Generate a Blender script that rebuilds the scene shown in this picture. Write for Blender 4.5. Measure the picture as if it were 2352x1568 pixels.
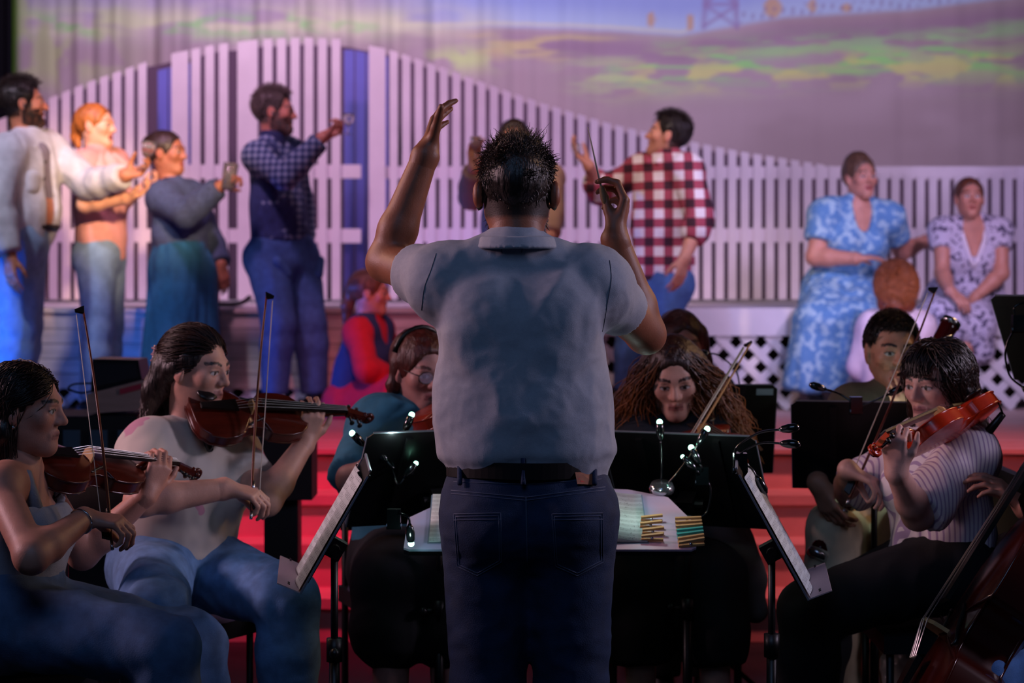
import bpy, math, random
import numpy as np
from mathutils import Vector, Matrix
for o in list(bpy.data.objects): bpy.data.objects.remove(o)
SC = bpy.context.scene
COL = SC.collection
FPX = 70.0/36.0*2352.0     # focal length in pixels of the 2352 wide frame
HZ = 602.0                 # horizon row
CAMZ = 1.5
# ---------------------------------------------------------------- camera
cam = bpy.data.objects.new('camera', bpy.data.cameras.new('camera'))
COL.objects.link(cam); SC.camera = cam
cam.location = (0, 0, CAMZ); cam.rotation_euler = (math.pi/2, 0, 0)
cam.data.lens = 70; cam.data.sensor_width = 36
cam.data.shift_y = -(784.0-HZ)/2352.0
cam.data.dof.use_dof = True; cam.data.dof.focus_distance = 4.85; cam.data.dof.aperture_fstop = 3.4
cam.data.clip_end = 100
SC.view_settings.view_transform = 'Standard'; SC.view_settings.look = 'None'
SC.view_settings.gamma = 1; SC.view_settings.use_curve_mapping = False
SC.view_settings.exposure = 0.0
# ---------------------------------------------------------------- world and lights
w = bpy.data.worlds.new('dark_hall'); SC.world = w; w.use_nodes = True
w.node_tree.nodes['Background'].inputs[0].default_value = (.10, .14, .30, 1)
w.node_tree.nodes['Background'].inputs[1].default_value = .035
def aim(o, tgt):
    o.rotation_euler = (Vector(tgt)-o.location).to_track_quat('-Z', 'Y').to_euler()
def lamp(name, kind, loc, tgt, power, color, size=.2, angle=40, blend=.6):
    l = bpy.data.lights.new(name, kind); l.energy = power; l.color = color
    if kind == 'SPOT':
        l.spot_size = math.radians(angle); l.spot_blend = blend; l.shadow_soft_size = size
    elif kind == 'AREA': l.size = size
    else: l.shadow_soft_size = size
    o = bpy.data.objects.new(name, l); COL.objects.link(o); o.location = loc; aim(o, tgt)
    return o
# stage lighting rig
lamp('warm_front_spot', 'SPOT', (-.35, 6.5, 2.9), (-1.98, 10.3, 2.0), 1250, (1, .62, .38), .12, 18, .8)
lamp('warm_centre_spot', 'SPOT', (-1.6, 6.6, 4.9), (.62, 10.5, 2.0), 560, (1, .72, .52), .12, 19, .8)
lamp('pink_wash', 'SPOT', (-2.2, 7.8, 5.4), (-1.7, 12.4, 1.9), 640, (1, .50, .88), .2, 54, .9)
lamp('violet_wash', 'SPOT', (3.2, 7.2, 3.9), (1.7, 12.4, 1.7), 480, (.78, .58, 1), .25, 62, .9)
lamp('backdrop_wash_pink', 'SPOT', (-2.0, 10.6, 5.6), (-1.6, 14.2, 2.6), 620, (.96, .80, .96), .3, 80, 1)
lamp('backdrop_wash_violet', 'SPOT', (2.2, 10.6, 5.6), (1.8, 14.2, 2.9), 380, (1, .86, .98), .3, 80, 1)
lamp('blue_side_light', 'SPOT', (-4.2, 9.0, .95), (-1.6, 10.3, .95), 420, (.02, .16, 1), .15, 44, .8)
lamp('blue_front_light', 'SPOT', (-2.5, 8.75, .95), (-1.7, 10.6, .95), 18, (.05, .22, 1), .15, 66, .9)
lamp('stage_floor_pink', 'SPOT', (.3, 8.3, 5.6), (.2, 9.9, .7), 130, (1, .56, .74), .3, 80, 1)
lamp('lavender_left_spot', 'SPOT', (-3.3, 7.2, 4.6), (-2.5, 10.1, 1.85), 420, (.84, .80, 1), .15, 28, .9)
lamp('blue_gap_fill', 'POINT', (-2.17, 12.62, 3.3), (0, 0, 0), 3, (.22, .26, 1), .1)  # added blue points that tint the slats in the fence gaps
lamp('blue_gap_fill', 'POINT', (-.98, 12.62, 3.5), (0, 0, 0), 3, (.22, .26, 1), .1)
lamp('blue_right_light', 'SPOT', (.4, 7.6, 4.2), (1.75, 11.0, 1.1), 170, (.16, .40, 1), .15, 26, .8)
lamp('red_step_light', 'SPOT', (-.7, 6.9, 2.9), (-.6, 8.5, .25), 430, (1, .02, .10), .1, 54, .9)
lamp('red_step_light', 'SPOT', (2.6, 6.9, 3.2), (1.5, 8.5, .45), 380, (1, .15, .17), .1, 58, .9)
lamp('red_floor_light', 'SPOT', (-.55, 7.4, 2.7), (-.72, 10.2, .95), 150, (1, .16, .20), .1, 24, .9)
lamp('violet_low_light', 'SPOT', (1.65, 8.75, 1.35), (2.2, 12.4, 2.0), 80, (.72, .60, 1), .12, 80, .8)
# spill on the pit
lamp('pit_spill_pink', 'SPOT', (-3.6, 7.7, 3.4), (-1.0, 5.5, .9), 42, (1, .45, .62), .3, 60, 1)
lamp('pit_spill_warm', 'SPOT', (3.3, 7.6, 3.2), (.5, 5.4, 1.3), 120, (1, .56, .28), .3, 60, 1)
lamp('pit_spill_left', 'SPOT', (-2.9, 6.5, 3.1), (0, 5.0, 1.4), 90, (1, .60, .38), .3, 50, 1)
lamp('side_light_left', 'SPOT', (-4.2, 5.3, 2.6), (-.2, 5.3, 1.2), 360, (1, .60, .72), .35, 50, 1)
lamp('side_light_right', 'SPOT', (4.2, 5.0, 2.6), (.4, 5.3, 1.3), 280, (.86, .70, .95), .35, 50, 1)
lamp('house_fill', 'AREA', (-.6, 1.0, 4.6), (0, 5.4, .9), 30, (.34, .54, 1), 2.2)  # soft blue fill from behind the camera, added for the conductor's back
# ---------------------------------------------------------------- helpers
def srgb(h):
    h = h.lstrip('#'); r = []
    for i in (0, 2, 4):
        c = int(h[i:i+2], 16)/255.0
        r.append(c/12.92 if c <= .04045 else ((c+.055)/1.055)**2.4)
    return tuple(r)
def P(px, py, Y): return np.array([(px-1176)/FPX*Y, Y, CAMZ-(py-HZ)/FPX*Y])
def reach(p, px, py, L, s=1):
    """point at distance L from joint p that lies on the ray through a pixel"""
    d = np.array([(px-1176)/FPX, 1, -(py-HZ)/FPX]); d /= np.linalg.norm(d)
    o = np.array([0, 0, CAMZ])-np.asarray(p); b = o@d; c = o@o-L*L; D = b*b-c
    if D < 0:
        q = np.array([0, 0, CAMZ])-b*d; v = q-p; return np.asarray(p)+v/np.linalg.norm(v)*min(np.linalg.norm(v), L*1.06)
    return np.array([0, 0, CAMZ])+d*(-b+s*math.sqrt(D))
def nz(v): v = np.asarray(v, float); return v/(np.linalg.norm(v)+1e-12)
def tagp(o, label=None, cat=None, group=None, kind=None):
    if label: o['label'] = label
    if cat: o['category'] = cat
    if group: o['group'] = group
    if kind: o['kind'] = kind
    return o
def root(name, loc, label, cat, group=None, kind=None, rot=None):
    o = bpy.data.objects.new(name, None); COL.objects.link(o); o.location = tuple(loc)
    o.empty_display_size = .1
    if rot is not None: o.rotation_euler = rot
    return tagp(o, label, cat, group, kind)
# ---- materials
MATS = {}
def mat(name, color=(.5, .5, .5), rough=.6, metal=0, spec=.5, attr=None, noise=0, nscale=8, bump=0, bscale=200, emit=0, trans=0, sheen=0, stretch=(1, 1, 1), alpha=1):
    if name in MATS: return MATS[name]
    m = bpy.data.materials.new(name); m.use_nodes = True; nt = m.node_tree; N = nt.nodes; L = nt.links
    b = N['Principled BSDF']
    if isinstance(color, str): color = srgb(color)
    b.inputs['Base Color'].default_value = (*color, 1); b.inputs['Roughness'].default_value = rough
    b.inputs['Metallic'].default_value = metal; b.inputs['Specular IOR Level'].default_value = spec
    if sheen: b.inputs['Sheen Weight'].default_value = sheen
    if trans: b.inputs['Transmission Weight'].default_value = trans
    if alpha < 1: b.inputs['Alpha'].default_value = alpha
    if emit:
        b.inputs['Emission Color'].default_value = (*color, 1); b.inputs['Emission Strength'].default_value = emit
    src = None
    if attr:
        a = N.new('ShaderNodeAttribute'); a.attribute_name = attr; src = a.outputs['Color']
    if noise or bump:
        tc = N.new('ShaderNodeTexCoord'); mp = N.new('ShaderNodeMapping'); mp.inputs['Scale'].default_value = stretch
        L.new(tc.outputs['Object'], mp.inputs[0])
    if noise:
        n = N.new('ShaderNodeTexNoise'); n.inputs['Scale'].default_value = nscale; n.inputs['Detail'].default_value = 6
        L.new(mp.outputs[0], n.inputs['Vector'])
        r = N.new('ShaderNodeMapRange'); r.inputs[3].default_value = 1-noise; r.inputs[4].default_value = 1+noise
        r.inputs[1].default_value = .3; r.inputs[2].default_value = .7
        L.new(n.outputs[0], r.inputs[0])
        mx = N.new('ShaderNodeVectorMath'); mx.operation = 'SCALE'
        if src: L.new(src, mx.inputs[0])
        else: mx.inputs[0].default_value = color
        L.new(r.outputs[0], mx.inputs['Scale']); src = mx.outputs[0]
    if src: L.new(src, b.inputs['Base Color'])
    if bump:
        n2 = N.new('ShaderNodeTexNoise'); n2.inputs['Scale'].default_value = bscale; n2.inputs['Detail'].default_value = 3
        L.new(mp.outputs[0], n2.inputs['Vector'])
        bp = N.new('ShaderNodeBump'); bp.inputs['Strength'].default_value = bump; bp.inputs['Distance'].default_value = .004
        L.new(n2.outputs[0], bp.inputs['Height']); L.new(bp.outputs[0], b.inputs['Normal'])
    MATS[name] = m; return m
def pattern_mat(name, fn, rough=.85):
    """fn(N, L, x, y, z, objvec) -> colour socket"""
    if name in MATS: return MATS[name]
    m = bpy.data.materials.new(name); m.use_nodes = True; N = m.node_tree.nodes; L = m.node_tree.links
    b = N['Principled BSDF']; b.inputs['Roughness'].default_value = rough
    tc = N.new('ShaderNodeTexCoord'); sp = N.new('ShaderNodeSeparateXYZ'); L.new(tc.outputs['Object'], sp.inputs[0])
    L.new(fn(N, L, sp.outputs[0], sp.outputs[1], sp.outputs[2], tc.outputs['Object']), b.inputs['Base Color'])
    MATS[name] = m; return m
def mth(N, L, op, a, b=None):
    n = N.new('ShaderNodeMath'); n.operation = op
    for i, v in enumerate((a, b)):
        if v is None: continue
        if isinstance(v, (int, float)): n.inputs[i].default_value = v
        else: L.new(v, n.inputs[i])
    return n.outputs[0]
def stripe(N, L, x, period, duty, off=0):
    f = mth(N, L, 'FRACT', mth(N, L, 'ADD', mth(N, L, 'DIVIDE', x, period), off+100))
    return mth(N, L, 'LESS_THAN', f, duty)
def mixc(N, L, f, a, b):
    n = N.new('ShaderNodeMix'); n.data_type = 'RGBA'
    if isinstance(f, (int, float)): n.inputs[0].default_value = f
    else: L.new(f, n.inputs[0])
    for i, v in ((6, a), (7, b)):
        if isinstance(v, str): v = srgb(v)
        if isinstance(v, tuple): n.inputs[i].default_value = (*v, 1)
        else: L.new(v, n.inputs[i])
    return n.outputs[2]
# ---- mesh building
def link_mesh(name, V, F, m, parent=None, smooth=True, col=None, off=None):
    V = np.asarray(V, dtype=np.float32).reshape(-1, 3)
    if off is None and parent is not None: off = wloc(parent)
    if off is not None: V = V-np.asarray(off, dtype=np.float32)
    me = bpy.data.meshes.new(name)
    if isinstance(F, np.ndarray):
        n = F.shape[1]
        me.vertices.add(len(V)); me.vertices.foreach_set('co', V.ravel())
        me.loops.add(F.size); me.loops.foreach_set('vertex_index', F.astype(np.int32).ravel())
        me.polygons.add(len(F)); me.polygons.foreach_set('loop_start', np.arange(0, F.size, n, dtype=np.int32))
        me.update(calc_edges=True)
    else:
        me.from_pydata([tuple(map(float, v)) for v in V], [], [tuple(map(int, f)) for f in F]); me.update()
    if smooth: me.polygons.foreach_set('use_smooth', np.ones(len(me.polygons), dtype=bool))
    if col is not None:
        a = me.color_attributes.new('Col', 'FLOAT_COLOR', 'POINT')
        c = np.ones((len(V), 4), dtype=np.float32); c[:, :3] = col; a.data.foreach_set('color', c.ravel())
    me.materials.append(m)
    o = bpy.data.objects.new(name, me); COL.objects.link(o)
    if parent is not None: o.parent = parent
    return o
def wloc(o):
    v = np.zeros(3)
    while o is not None: v = v+np.array(o.location); o = o.parent
    return v
def frame_of(d):
    d = nz(d); u = np.cross(d, (0, 0, 1.0))
    if np.linalg.norm(u) < .1: u = np.cross(d, (1.0, 0, 0))
    u = nz(u); return d, u, np.cross(u, d)
class MB:
    """collects simple shapes into one mesh"""
    def __init__(s): s.V = []; s.F = []
    def add(s, V, F):
        o = len(s.V); s.V += [tuple(v) for v in V]; s.F += [tuple(i+o for i in f) for f in F]; return s
    def box(s, c, d, R=None):
        c = np.asarray(c, float); d = np.asarray(d, float)/2; R = np.eye(3) if R is None else R
        V = [c+R@(d*np.array([x, y, z])) for x in (-1, 1) for y in (-1, 1) for z in (-1, 1)]
        return s.add(V, [(0, 1, 3, 2), (4, 6, 7, 5), (0, 4, 5, 1), (2, 3, 7, 6), (0, 2, 6, 4), (1, 5, 7, 3)])
    def bar(s, a, b, wd, th, up=(0, 0, 1)):
        a = np.asarray(a, float); b = np.asarray(b, float); d = nz(b-a); u = nz(np.cross(up, d)); v = np.cross(d, u)
        V = [p+u*wd/2*x+v*th/2*y for p in (a, b) for x, y in ((-1, -1), (1, -1), (1, 1), (-1, 1))]
        return s.add(V, [(3, 2, 1, 0), (4, 5, 6, 7)]+[(i, (i+1) % 4, (i+1) % 4+4, i+4) for i in range(4)])
    def tube(s, pts, r, n=8, cap=True):
        pts = [np.asarray(p, float) for p in pts]; r = [r]*len(pts) if isinstance(r, (int, float)) else r
        V = []; F = []; _, u, _ = frame_of(pts[1]-pts[0])
        for i, p in enumerate(pts):
            t = nz(pts[min(i+1, len(pts)-1)]-pts[max(i-1, 0)]); u = nz(u-t*(u@t)); v = np.cross(t, u)
            V += [p+r[i]*(u*math.cos(2*math.pi*k/n)+v*math.sin(2*math.pi*k/n)) for k in range(n)]
        for i in range(len(pts)-1):
            F += [(i*n+k, i*n+(k+1) % n, (i+1)*n+(k+1) % n, (i+1)*n+k) for k in range(n)]
        if cap: F += [tuple(range(n-1, -1, -1)), tuple((len(pts)-1)*n+k for k in range(n))]
        return s.add(V, F)
    def lathe(s, prof, c=(0, 0, 0), ax=(0, 0, 1), n=16):
        d, u, v = frame_of(ax); c = np.asarray(c, float); V = []; F = []
        for r, z in prof: V += [c+d*z+r*(u*math.cos(2*math.pi*k/n)+v*math.sin(2*math.pi*k/n)) for k in range(n)]
        for i in range(len(prof)-1): F += [(i*n+k, (i+1)*n+k, (i+1)*n+(k+1) % n, i*n+(k+1) % n) for k in range(n)]
        F += [tuple(range(n)), tuple((len(prof)-1)*n+k for k in range(n-1, -1, -1))]
        return s.add(V, F)
    def ball(s, c, r, n=10):
        r = np.ones(3)*r; V = []; F = []; m = n//2+1
        for i in range(m+1):
            a = math.pi*i/m
            V += [np.asarray(c)+r*np.array([math.sin(a)*math.cos(2*math.pi*k/n), math.sin(a)*math.sin(2*math.pi*k/n), math.cos(a)]) for k in range(n)]
        for i in range(m): F += [(i*n+k, (i+1)*n+k, (i+1)*n+(k+1) % n, i*n+(k+1) % n) for k in range(n)]
        return s.add(V, F)
    def prism(s, poly, n0, t):
        """polygon (list of 3D points) extruded by t along n0"""
        k = len(poly); a = [np.asarray(p, float) for p in poly]; n0 = nz(n0)*t
        V = a+[p+n0 for p in a]
        return s.add(V, [tuple(range(k-1, -1, -1)), tuple(range(k, 2*k))]+[(i, (i+1) % k, (i+1) % k+k, i+k) for i in range(k)])
    def build(s, name, m, parent=None, smooth=False, off=None):
        return link_mesh(name, s.V, s.F, m, parent, smooth, None, off)
def copy_tree(o, parent=None):
    c = o.copy(); COL.objects.link(c); c.parent = parent
    for ch in list(o.children): copy_tree(ch, c)
    return c
def spline(pts, n=8):
    pts = [np.asarray(p, float) for p in pts]; Q = [pts[0]]+pts+[pts[-1]]; out = []
    for i in range(1, len(Q)-2):
        a, b, c, d = Q[i-1], Q[i], Q[i+1], Q[i+2]
        for k in range(n):
            t = k/n; out.append(.5*((2*b)+(c-a)*t+(2*a-5*b+4*c-d)*t*t+(3*b-a-3*c+d)*t**3))
    out.append(pts[-1]); return out
# ---- noise
_R = np.random.RandomState(7).rand(64, 64, 64).astype(np.float32)
def vnoise(p):
    p = np.asarray(p, np.float32)+1000; i = np.floor(p).astype(np.int64); f = p-i; f = f*f*(3-2*f); i &= 63; j = (i+1) & 63
    def g(a, b, c): return _R[a, b, c]
    x0, y0, z0 = i.T; x1, y1, z1 = j.T; fx, fy, fz = f.T
    a = g(x0, y0, z0)*(1-fx)+g(x1, y0, z0)*fx; b = g(x0, y1, z0)*(1-fx)+g(x1, y1, z0)*fx
    c = g(x0, y0, z1)*(1-fx)+g(x1, y0, z1)*fx; d = g(x0, y1, z1)*(1-fx)+g(x1, y1, z1)*fx
    return (a*(1-fy)+b*fy)*(1-fz)+(c*(1-fy)+d*fy)*fz
def fbm(p, n=3):
    s = 0; a = .5
    for k in range(n): s = s+a*vnoise(p*2**k+17*k); a *= .5
    return s
# ---- signed distance bodies
class Sdf:
    def __init__(s): s.ops = []
    def cap(s, a, b, ra, rb=None, k=.02, ax=None, sc=1., op='+', fa=0, fb=0):
        s.ops.append(('c', op, np.asarray(a, float), np.asarray(b, float), ra, ra if rb is None else rb, k, None if ax is None else nz(ax), sc, fa, fb)); return s
    def ell(s, c, r, R=None, k=.02, op='+'):
        r = np.ones(3)*r
        s.ops.append(('e', op, np.asarray(c, float), r, np.eye(3) if R is None else R, k)); return s
    def bb(s, o):
        if o[0] == 'c':
            m = max(o[4], o[5])*max(o[8], 1)
            return np.minimum(o[2], o[3])-m, np.maximum(o[2], o[3])+m, o[6]
        e = np.abs(o[4])@o[3]; return o[2]-e, o[2]+e, o[5]
    def mesh(s, h):
        lo = np.ones(3)*9e9; hi = -lo
        for o in s.ops:
            if o[1] == '+': a, b, _ = s.bb(o); lo = np.minimum(lo, a); hi = np.maximum(hi, b)
        lo = lo-3*h-.01; n = np.ceil((hi+3*h+.01-lo)/h).astype(int)+1
        D = np.ones(n, np.float32); axs = [lo[i]+h*np.arange(n[i]) for i in range(3)]
        for o in s.ops:
            a, b, k = s.bb(o); mg = k+2.5*h
            i0 = np.maximum(np.floor((a-mg-lo)/h).astype(int), 0); i1 = np.minimum(np.ceil((b+mg-lo)/h).astype(int)+1, n)
            if (i1 <= i0).any(): continue
            sl = tuple(slice(i0[j], i1[j]) for j in range(3))
            X = axs[0][sl[0]].astype(np.float32)[:, None, None]; Yy = axs[1][sl[1]].astype(np.float32)[None, :, None]; Z = axs[2][sl[2]].astype(np.float32)[None, None, :]
            if o[0] == 'c':
                _, op, A, B, ra, rb, k, ax, sc, fa, fb = o
                q = [X-A[0], Yy-A[1], Z-A[2]]; ba = B-A; d0 = nz(ba)
                pl = q[0]*d0[0]+q[1]*d0[1]+q[2]*d0[2] if (fa or fb) else None; Ln = np.linalg.norm(ba)
                if ax is not None:
                    cm = (q[0]*ax[0]+q[1]*ax[1]+q[2]*ax[2])*(1-1/sc); q = [q[j]-ax[j]*cm for j in range(3)]
                    ba = ba-ax*(ba@ax)*(1-1/sc)
                t = np.clip((q[0]*ba[0]+q[1]*ba[1]+q[2]*ba[2])/(ba@ba+1e-9), 0, 1)
                d = np.sqrt((q[0]-t*ba[0])**2+(q[1]-t*ba[1])**2+(q[2]-t*ba[2])**2)-(ra+(rb-ra)*t)
                if fa: d = np.maximum(d, -pl)
                if fb: d = np.maximum(d, pl-Ln)
            else:
                _, op, c, r, R, k = o
                q = [X-c[0], Yy-c[1], Z-c[2]]
                u = [(q[0]*R[0, j]+q[1]*R[1, j]+q[2]*R[2, j])/r[j] for j in range(3)]
                k0 = np.sqrt(u[0]**2+u[1]**2+u[2]**2); k1 = np.sqrt((u[0]/r[0])**2+(u[1]/r[1])**2+(u[2]/r[2])**2)+1e-6
                d = k0*(k0-1)/k1
            cur = D[sl]
            if op == '+':
                hh = np.maximum(k-np.abs(cur-d), 0)/max(k, 1e-6); D[sl] = np.minimum(cur, d)-hh*hh*k*.25
            elif op == '-':
                d = -d; hh = np.maximum(k-np.abs(cur-d), 0)/max(k, 1e-6); D[sl] = np.maximum(cur, d)+hh*hh*k*.25
        return nets(D, lo, h)
def nets(D, lo, h):
    S = D < 0
    c = np.zeros(tuple(x-1 for x in D.shape), np.int8)
    offs = [(i, j, k) for i in (0, 1) for j in (0, 1) for k in (0, 1)]
    sh = c.shape
    for i, j, k in offs: c += S[i:i+sh[0], j:j+sh[1], k:k+sh[2]]
    act = np.argwhere((c > 0) & (c < 8))
    idx = -np.ones(sh, np.int64); idx[tuple(act.T)] = np.arange(len(act))
    acc = np.zeros((len(act), 3)); cnt = np.zeros(len(act))
    cv = [D[act[:, 0]+i, act[:, 1]+j, act[:, 2]+k] for i, j, k in offs]
    for a in range(8):
        for ax in range(3):
            if offs[a][ax]: continue
            o2 = list(offs[a]); o2[ax] = 1; b = offs.index(tuple(o2))
            m = (cv[a] < 0) != (cv[b] < 0); t = np.zeros(len(act)); t[m] = cv[a][m]/(cv[a][m]-cv[b][m])
            p = np.tile(np.array(offs[a], float), (len(act), 1)); p[:, ax] = t
            acc[m] += p[m]; cnt[m] += 1
    V = lo+h*(act+acc/np.maximum(cnt, 1)[:, None])
    F = []
    for ax in range(3):
        a1, a2 = (ax+1) % 3, (ax+2) % 3
        s0 = [slice(1, -1)]*3; s0[ax] = slice(0, -1); s1 = list(s0); s1[ax] = slice(1, None)
        A = S[tuple(s0)]; B = S[tuple(s1)]; e = np.argwhere(A != B)
        if not len(e): continue
        fl = A[tuple(e.T)]
        e = e.copy(); e[:, a1] += 1; e[:, a2] += 1
        def ix(d1, d2):
            q = e.copy(); q[:, a1] -= d1; q[:, a2] -= d2
            return idx[tuple(np.minimum(q, np.array(sh)-1).T)]
        Q = np.stack([ix(1, 1), ix(0, 1), ix(0, 0), ix(1, 0)], 1)
        Q[~fl] = Q[~fl][:, ::-1]; F.append(Q)
    F = np.concatenate(F); F = F[(F >= 0).all(1)]
    return V, F
def vnormals(V, F):
    n = np.cross(V[F[:, 2]]-V[F[:, 0]], V[F[:, 3]]-V[F[:, 1]]); N = np.zeros_like(V)
    for k in range(4): np.add.at(N, F[:, k], n)
    return N/(np.linalg.norm(N, axis=1)[:, None]+1e-9)
def relax(V, F, it=1):
    for _ in range(it):
        A = np.zeros_like(V); c = np.zeros(len(V))
        for k in range(4):
            np.add.at(A, F[:, k], V[F[:, (k+1) % 4]]+V[F[:, (k+3) % 4]]); np.add.at(c, F[:, k], 2)
        V = .5*V+.5*A/c[:, None]
    return V
def strands(paths, r0, r1=.0004):
    """paths (N,K,3) -> three sided tapering tubes"""
    N_, K, _ = paths.shape; T = np.gradient(paths, axis=1); T /= np.linalg.norm(T, axis=2)[..., None]+1e-9
    u = np.cross(T, np.array([.31, .77, .55])); u /= np.linalg.norm(u, axis=2)[..., None]+1e-9; v = np.cross(T, u)
    rr = np.linspace(1, 0, K)[None, :, None]; rr = r1+(np.reshape(r0, (-1, 1, 1))-r1)*rr**.7
    V = np.stack([paths+rr*(u*math.cos(a)+v*math.sin(a)) for a in (0, 2.094, 4.189)], 2).reshape(-1, 3)
    b = (np.arange(N_)*K*3)[:, None, None]+(np.arange(K-1)*3)[None, :, None]+np.arange(3)[None, None, :]
    b2 = (np.arange(N_)*K*3)[:, None, None]+(np.arange(K-1)*3)[None, :, None]+((np.arange(3)+1) % 3)[None, None, :]
    F = np.stack([b, b2, b2+3, b+3], -1).reshape(-1, 4)
    return V, F
# ---------------------------------------------------------------- people
class Head:
    def __init__(s, c, fwd, up=(0, 0, 1), sc=1.0):
        s.c = np.asarray(c, float); f = nz(fwd); u = np.asarray(up, float); u = nz(u-f*(u@f)); r = np.cross(f, u)
        s.R = np.stack([r, f, u], 1); s.s = sc
    def w(s, x, y, z): return s.c+s.s*(s.R@np.array([x, y, z], float))
    def loc(s, V): return ((V-s.c)@s.R)/s.s
def head_ops(S, hd, mouth=0., ears=True, fem=False, eo=0.):
    q = hd.s; w = hd.w; R = hd.R
    def e(x, y, z, r, k=.02, op='+'): S.ell(w(x, y, z), np.ones(3)*np.array(r)*q, R, k*q, op)
    def c(a, b, ra, rb, k=.02, op='+'): S.cap(w(*a), w(*b), ra*q, rb*q, k*q, None, 1, op)
    e(0, -.014, .03, (.075, .094, .083)); e(0, .018, -.035, (.059, .068, .076), .04)
    jw = .046 if fem else .052
    for x in (-1, 1):
        c((x*jw, -.008, -.045), (x*.016, .06, -.094), .018, .016, .03)
        e(x*.041, .058, -.018, (.02, .02, .02), .025)
    e(0, .066, -.094, .018 if fem else .021, .03)
    c((-.03, .076, .020), (.03, .076, .020), .011, .011, .025)
    c((0, .084, .010), (0, .104, -.026), .0075, .0115, .014)
    for x in (-1, 1): e(x*.012, .093, -.030, .0085, .008)
    for x in (-1, 1):
        e(x*.031, .097, .001, (.019, .016, .013), .012, '-'); e(x*.031, .073, .000, (.0145, .0135, .0125), .004)
        c((x*.017, .0845, .0065), (x*.045, .079, .0055), .0035, .003, .005)
    mz = -.058
    c((-.021, .077, mz-.001), (0, .0875, mz+.002), .0045, .006, .008); c((.021, .077, mz-.001), (0, .0875, mz+.002), .0045, .006, .008)
    dz = .02*mouth
    c((-.017, .076, mz-.010-dz), (.017, .076, mz-.010-dz), .006, .006, .012); e(0, .0835, mz-.0115-dz, (.013, .006, .0065), .008)
    if mouth > 0: e(0, .088, mz-.005-dz*.6, (.013+.003*mouth, .018, .003+.012*mouth), .004, '-')
    if ears:
        for x in (-1, 1):
            e(x*(.079+eo), -.008-eo, -.002, (.0085+eo*.5, .02, .031), .008); e(x*(.087+eo), -.003-eo*.5, .004, (.006, .011, .018), .005, '-'); e(x*(.077+eo), -.002, -.028, (.007, .010, .011), .008)
def head_color(hd, V, skin, hair, lips, beard=0, stubble=0, brow=1., eyes='#2a1a12', blush=.25, scalp=False):
    L = hd.loc(V); x, y, z = L.T; n = len(V); C_ = np.tile(np.array(skin), (n, 1)); ax = np.abs(x)
    def mixin(m, c): nonlocal C_; m = np.clip(m, 0, 1)[:, None]; C_ = C_*(1-m)+np.array(c)*m
    red = np.array(skin)*np.array([1.05, .72, .68])
    mixin(blush*np.exp(-((ax-.04)**2+(z+.022)**2)/.0006)*(y > .03), red); mixin(.5*(ax > .083), red); mixin(.3*np.exp(-(x**2+(z+.025)**2)/.0002)*(y > .085), red)
    nn = .5+fbm(L*140, 2)
    if scalp:
        earm = (ax < .080)
        hl = np.where(y > .03, .066+.45*np.clip(ax-.040, 0, .03), np.where(y > -.02, .012, -.062)); hl = np.where((y > .015) & (y <= .045), .012+.054*np.clip((y-.015)/.03, 0, 1), hl)
        mixin(earm*np.clip((z-hl)/.010+.3+.5*(nn-1), 0, 1)*.93, hair)
    if beard or stubble:
        m = ((z < -.030-.0*ax) & (y > -.03) | ((ax > .045) & (z < .0) & (y > -.005) & (y < .035))).astype(float)
        lip = (ax < .024) & (z > -.076) & (z < -.052) & (y > .06); cheek = (ax < .046) & (ax > .024) & (z > -.052); m[cheek] = 0; m[lip] = 0
        m[(z < -.125)] = 0; m[(ax < .016) & (z > -.047)] = 0; m[y < -.015] = 0
        mixin(m*(np.clip(beard*nn*1.15, 0, 1) if beard else stubble*nn), hair)
        mo = ((ax < .030) & (z > -.054) & (z < -.040) & (y > .06)).astype(float); mixin(mo*max(beard, stubble)*nn, hair)
    lm = ((ax < .023) & (y > .066) & (z < -.0515) & (z > -.0735)).astype(float); mixin(lm*.75, lips)
    mixin(((ax < .022) & (np.abs(z+.0625) < .0022) & (y > .066)).astype(float)*.6, np.array(lips)*.3)
    bz = .0225+.006*np.sin(np.clip((ax-.012)/.04, 0, 1)*3); mixin(brow*((np.abs(z-bz) < .0045) & (ax > .011) & (ax < .052) & (y > .045)).astype(float)*.85*nn*1.3, hair)
    ex = ax-.031; al = (ex/.0155)**2+(z/.0066)**2
    mixin(((al < 1) & (y > .05)).astype(float), (.52, .50, .50)); mixin((((ex)**2+z**2 < .0058**2) & (y > .05)).astype(float), srgb(eyes))
    mixin(((np.abs(z-.0062+.9*ex*ex*20) < .0022) & (np.abs(ex) < .0165) & (y > .05)).astype(float)*.9, (.015, .01, .01))
    mixin(((z > .0085) & (z < .016) & (np.abs(ex) < .016) & (y > .06)).astype(float)*.25, np.array(skin)*.6)
    return C_
FL = [(.044, .026, .020), (.049, .030, .021), (.046, .028, .021), (.036, .021, .018)]
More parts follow.
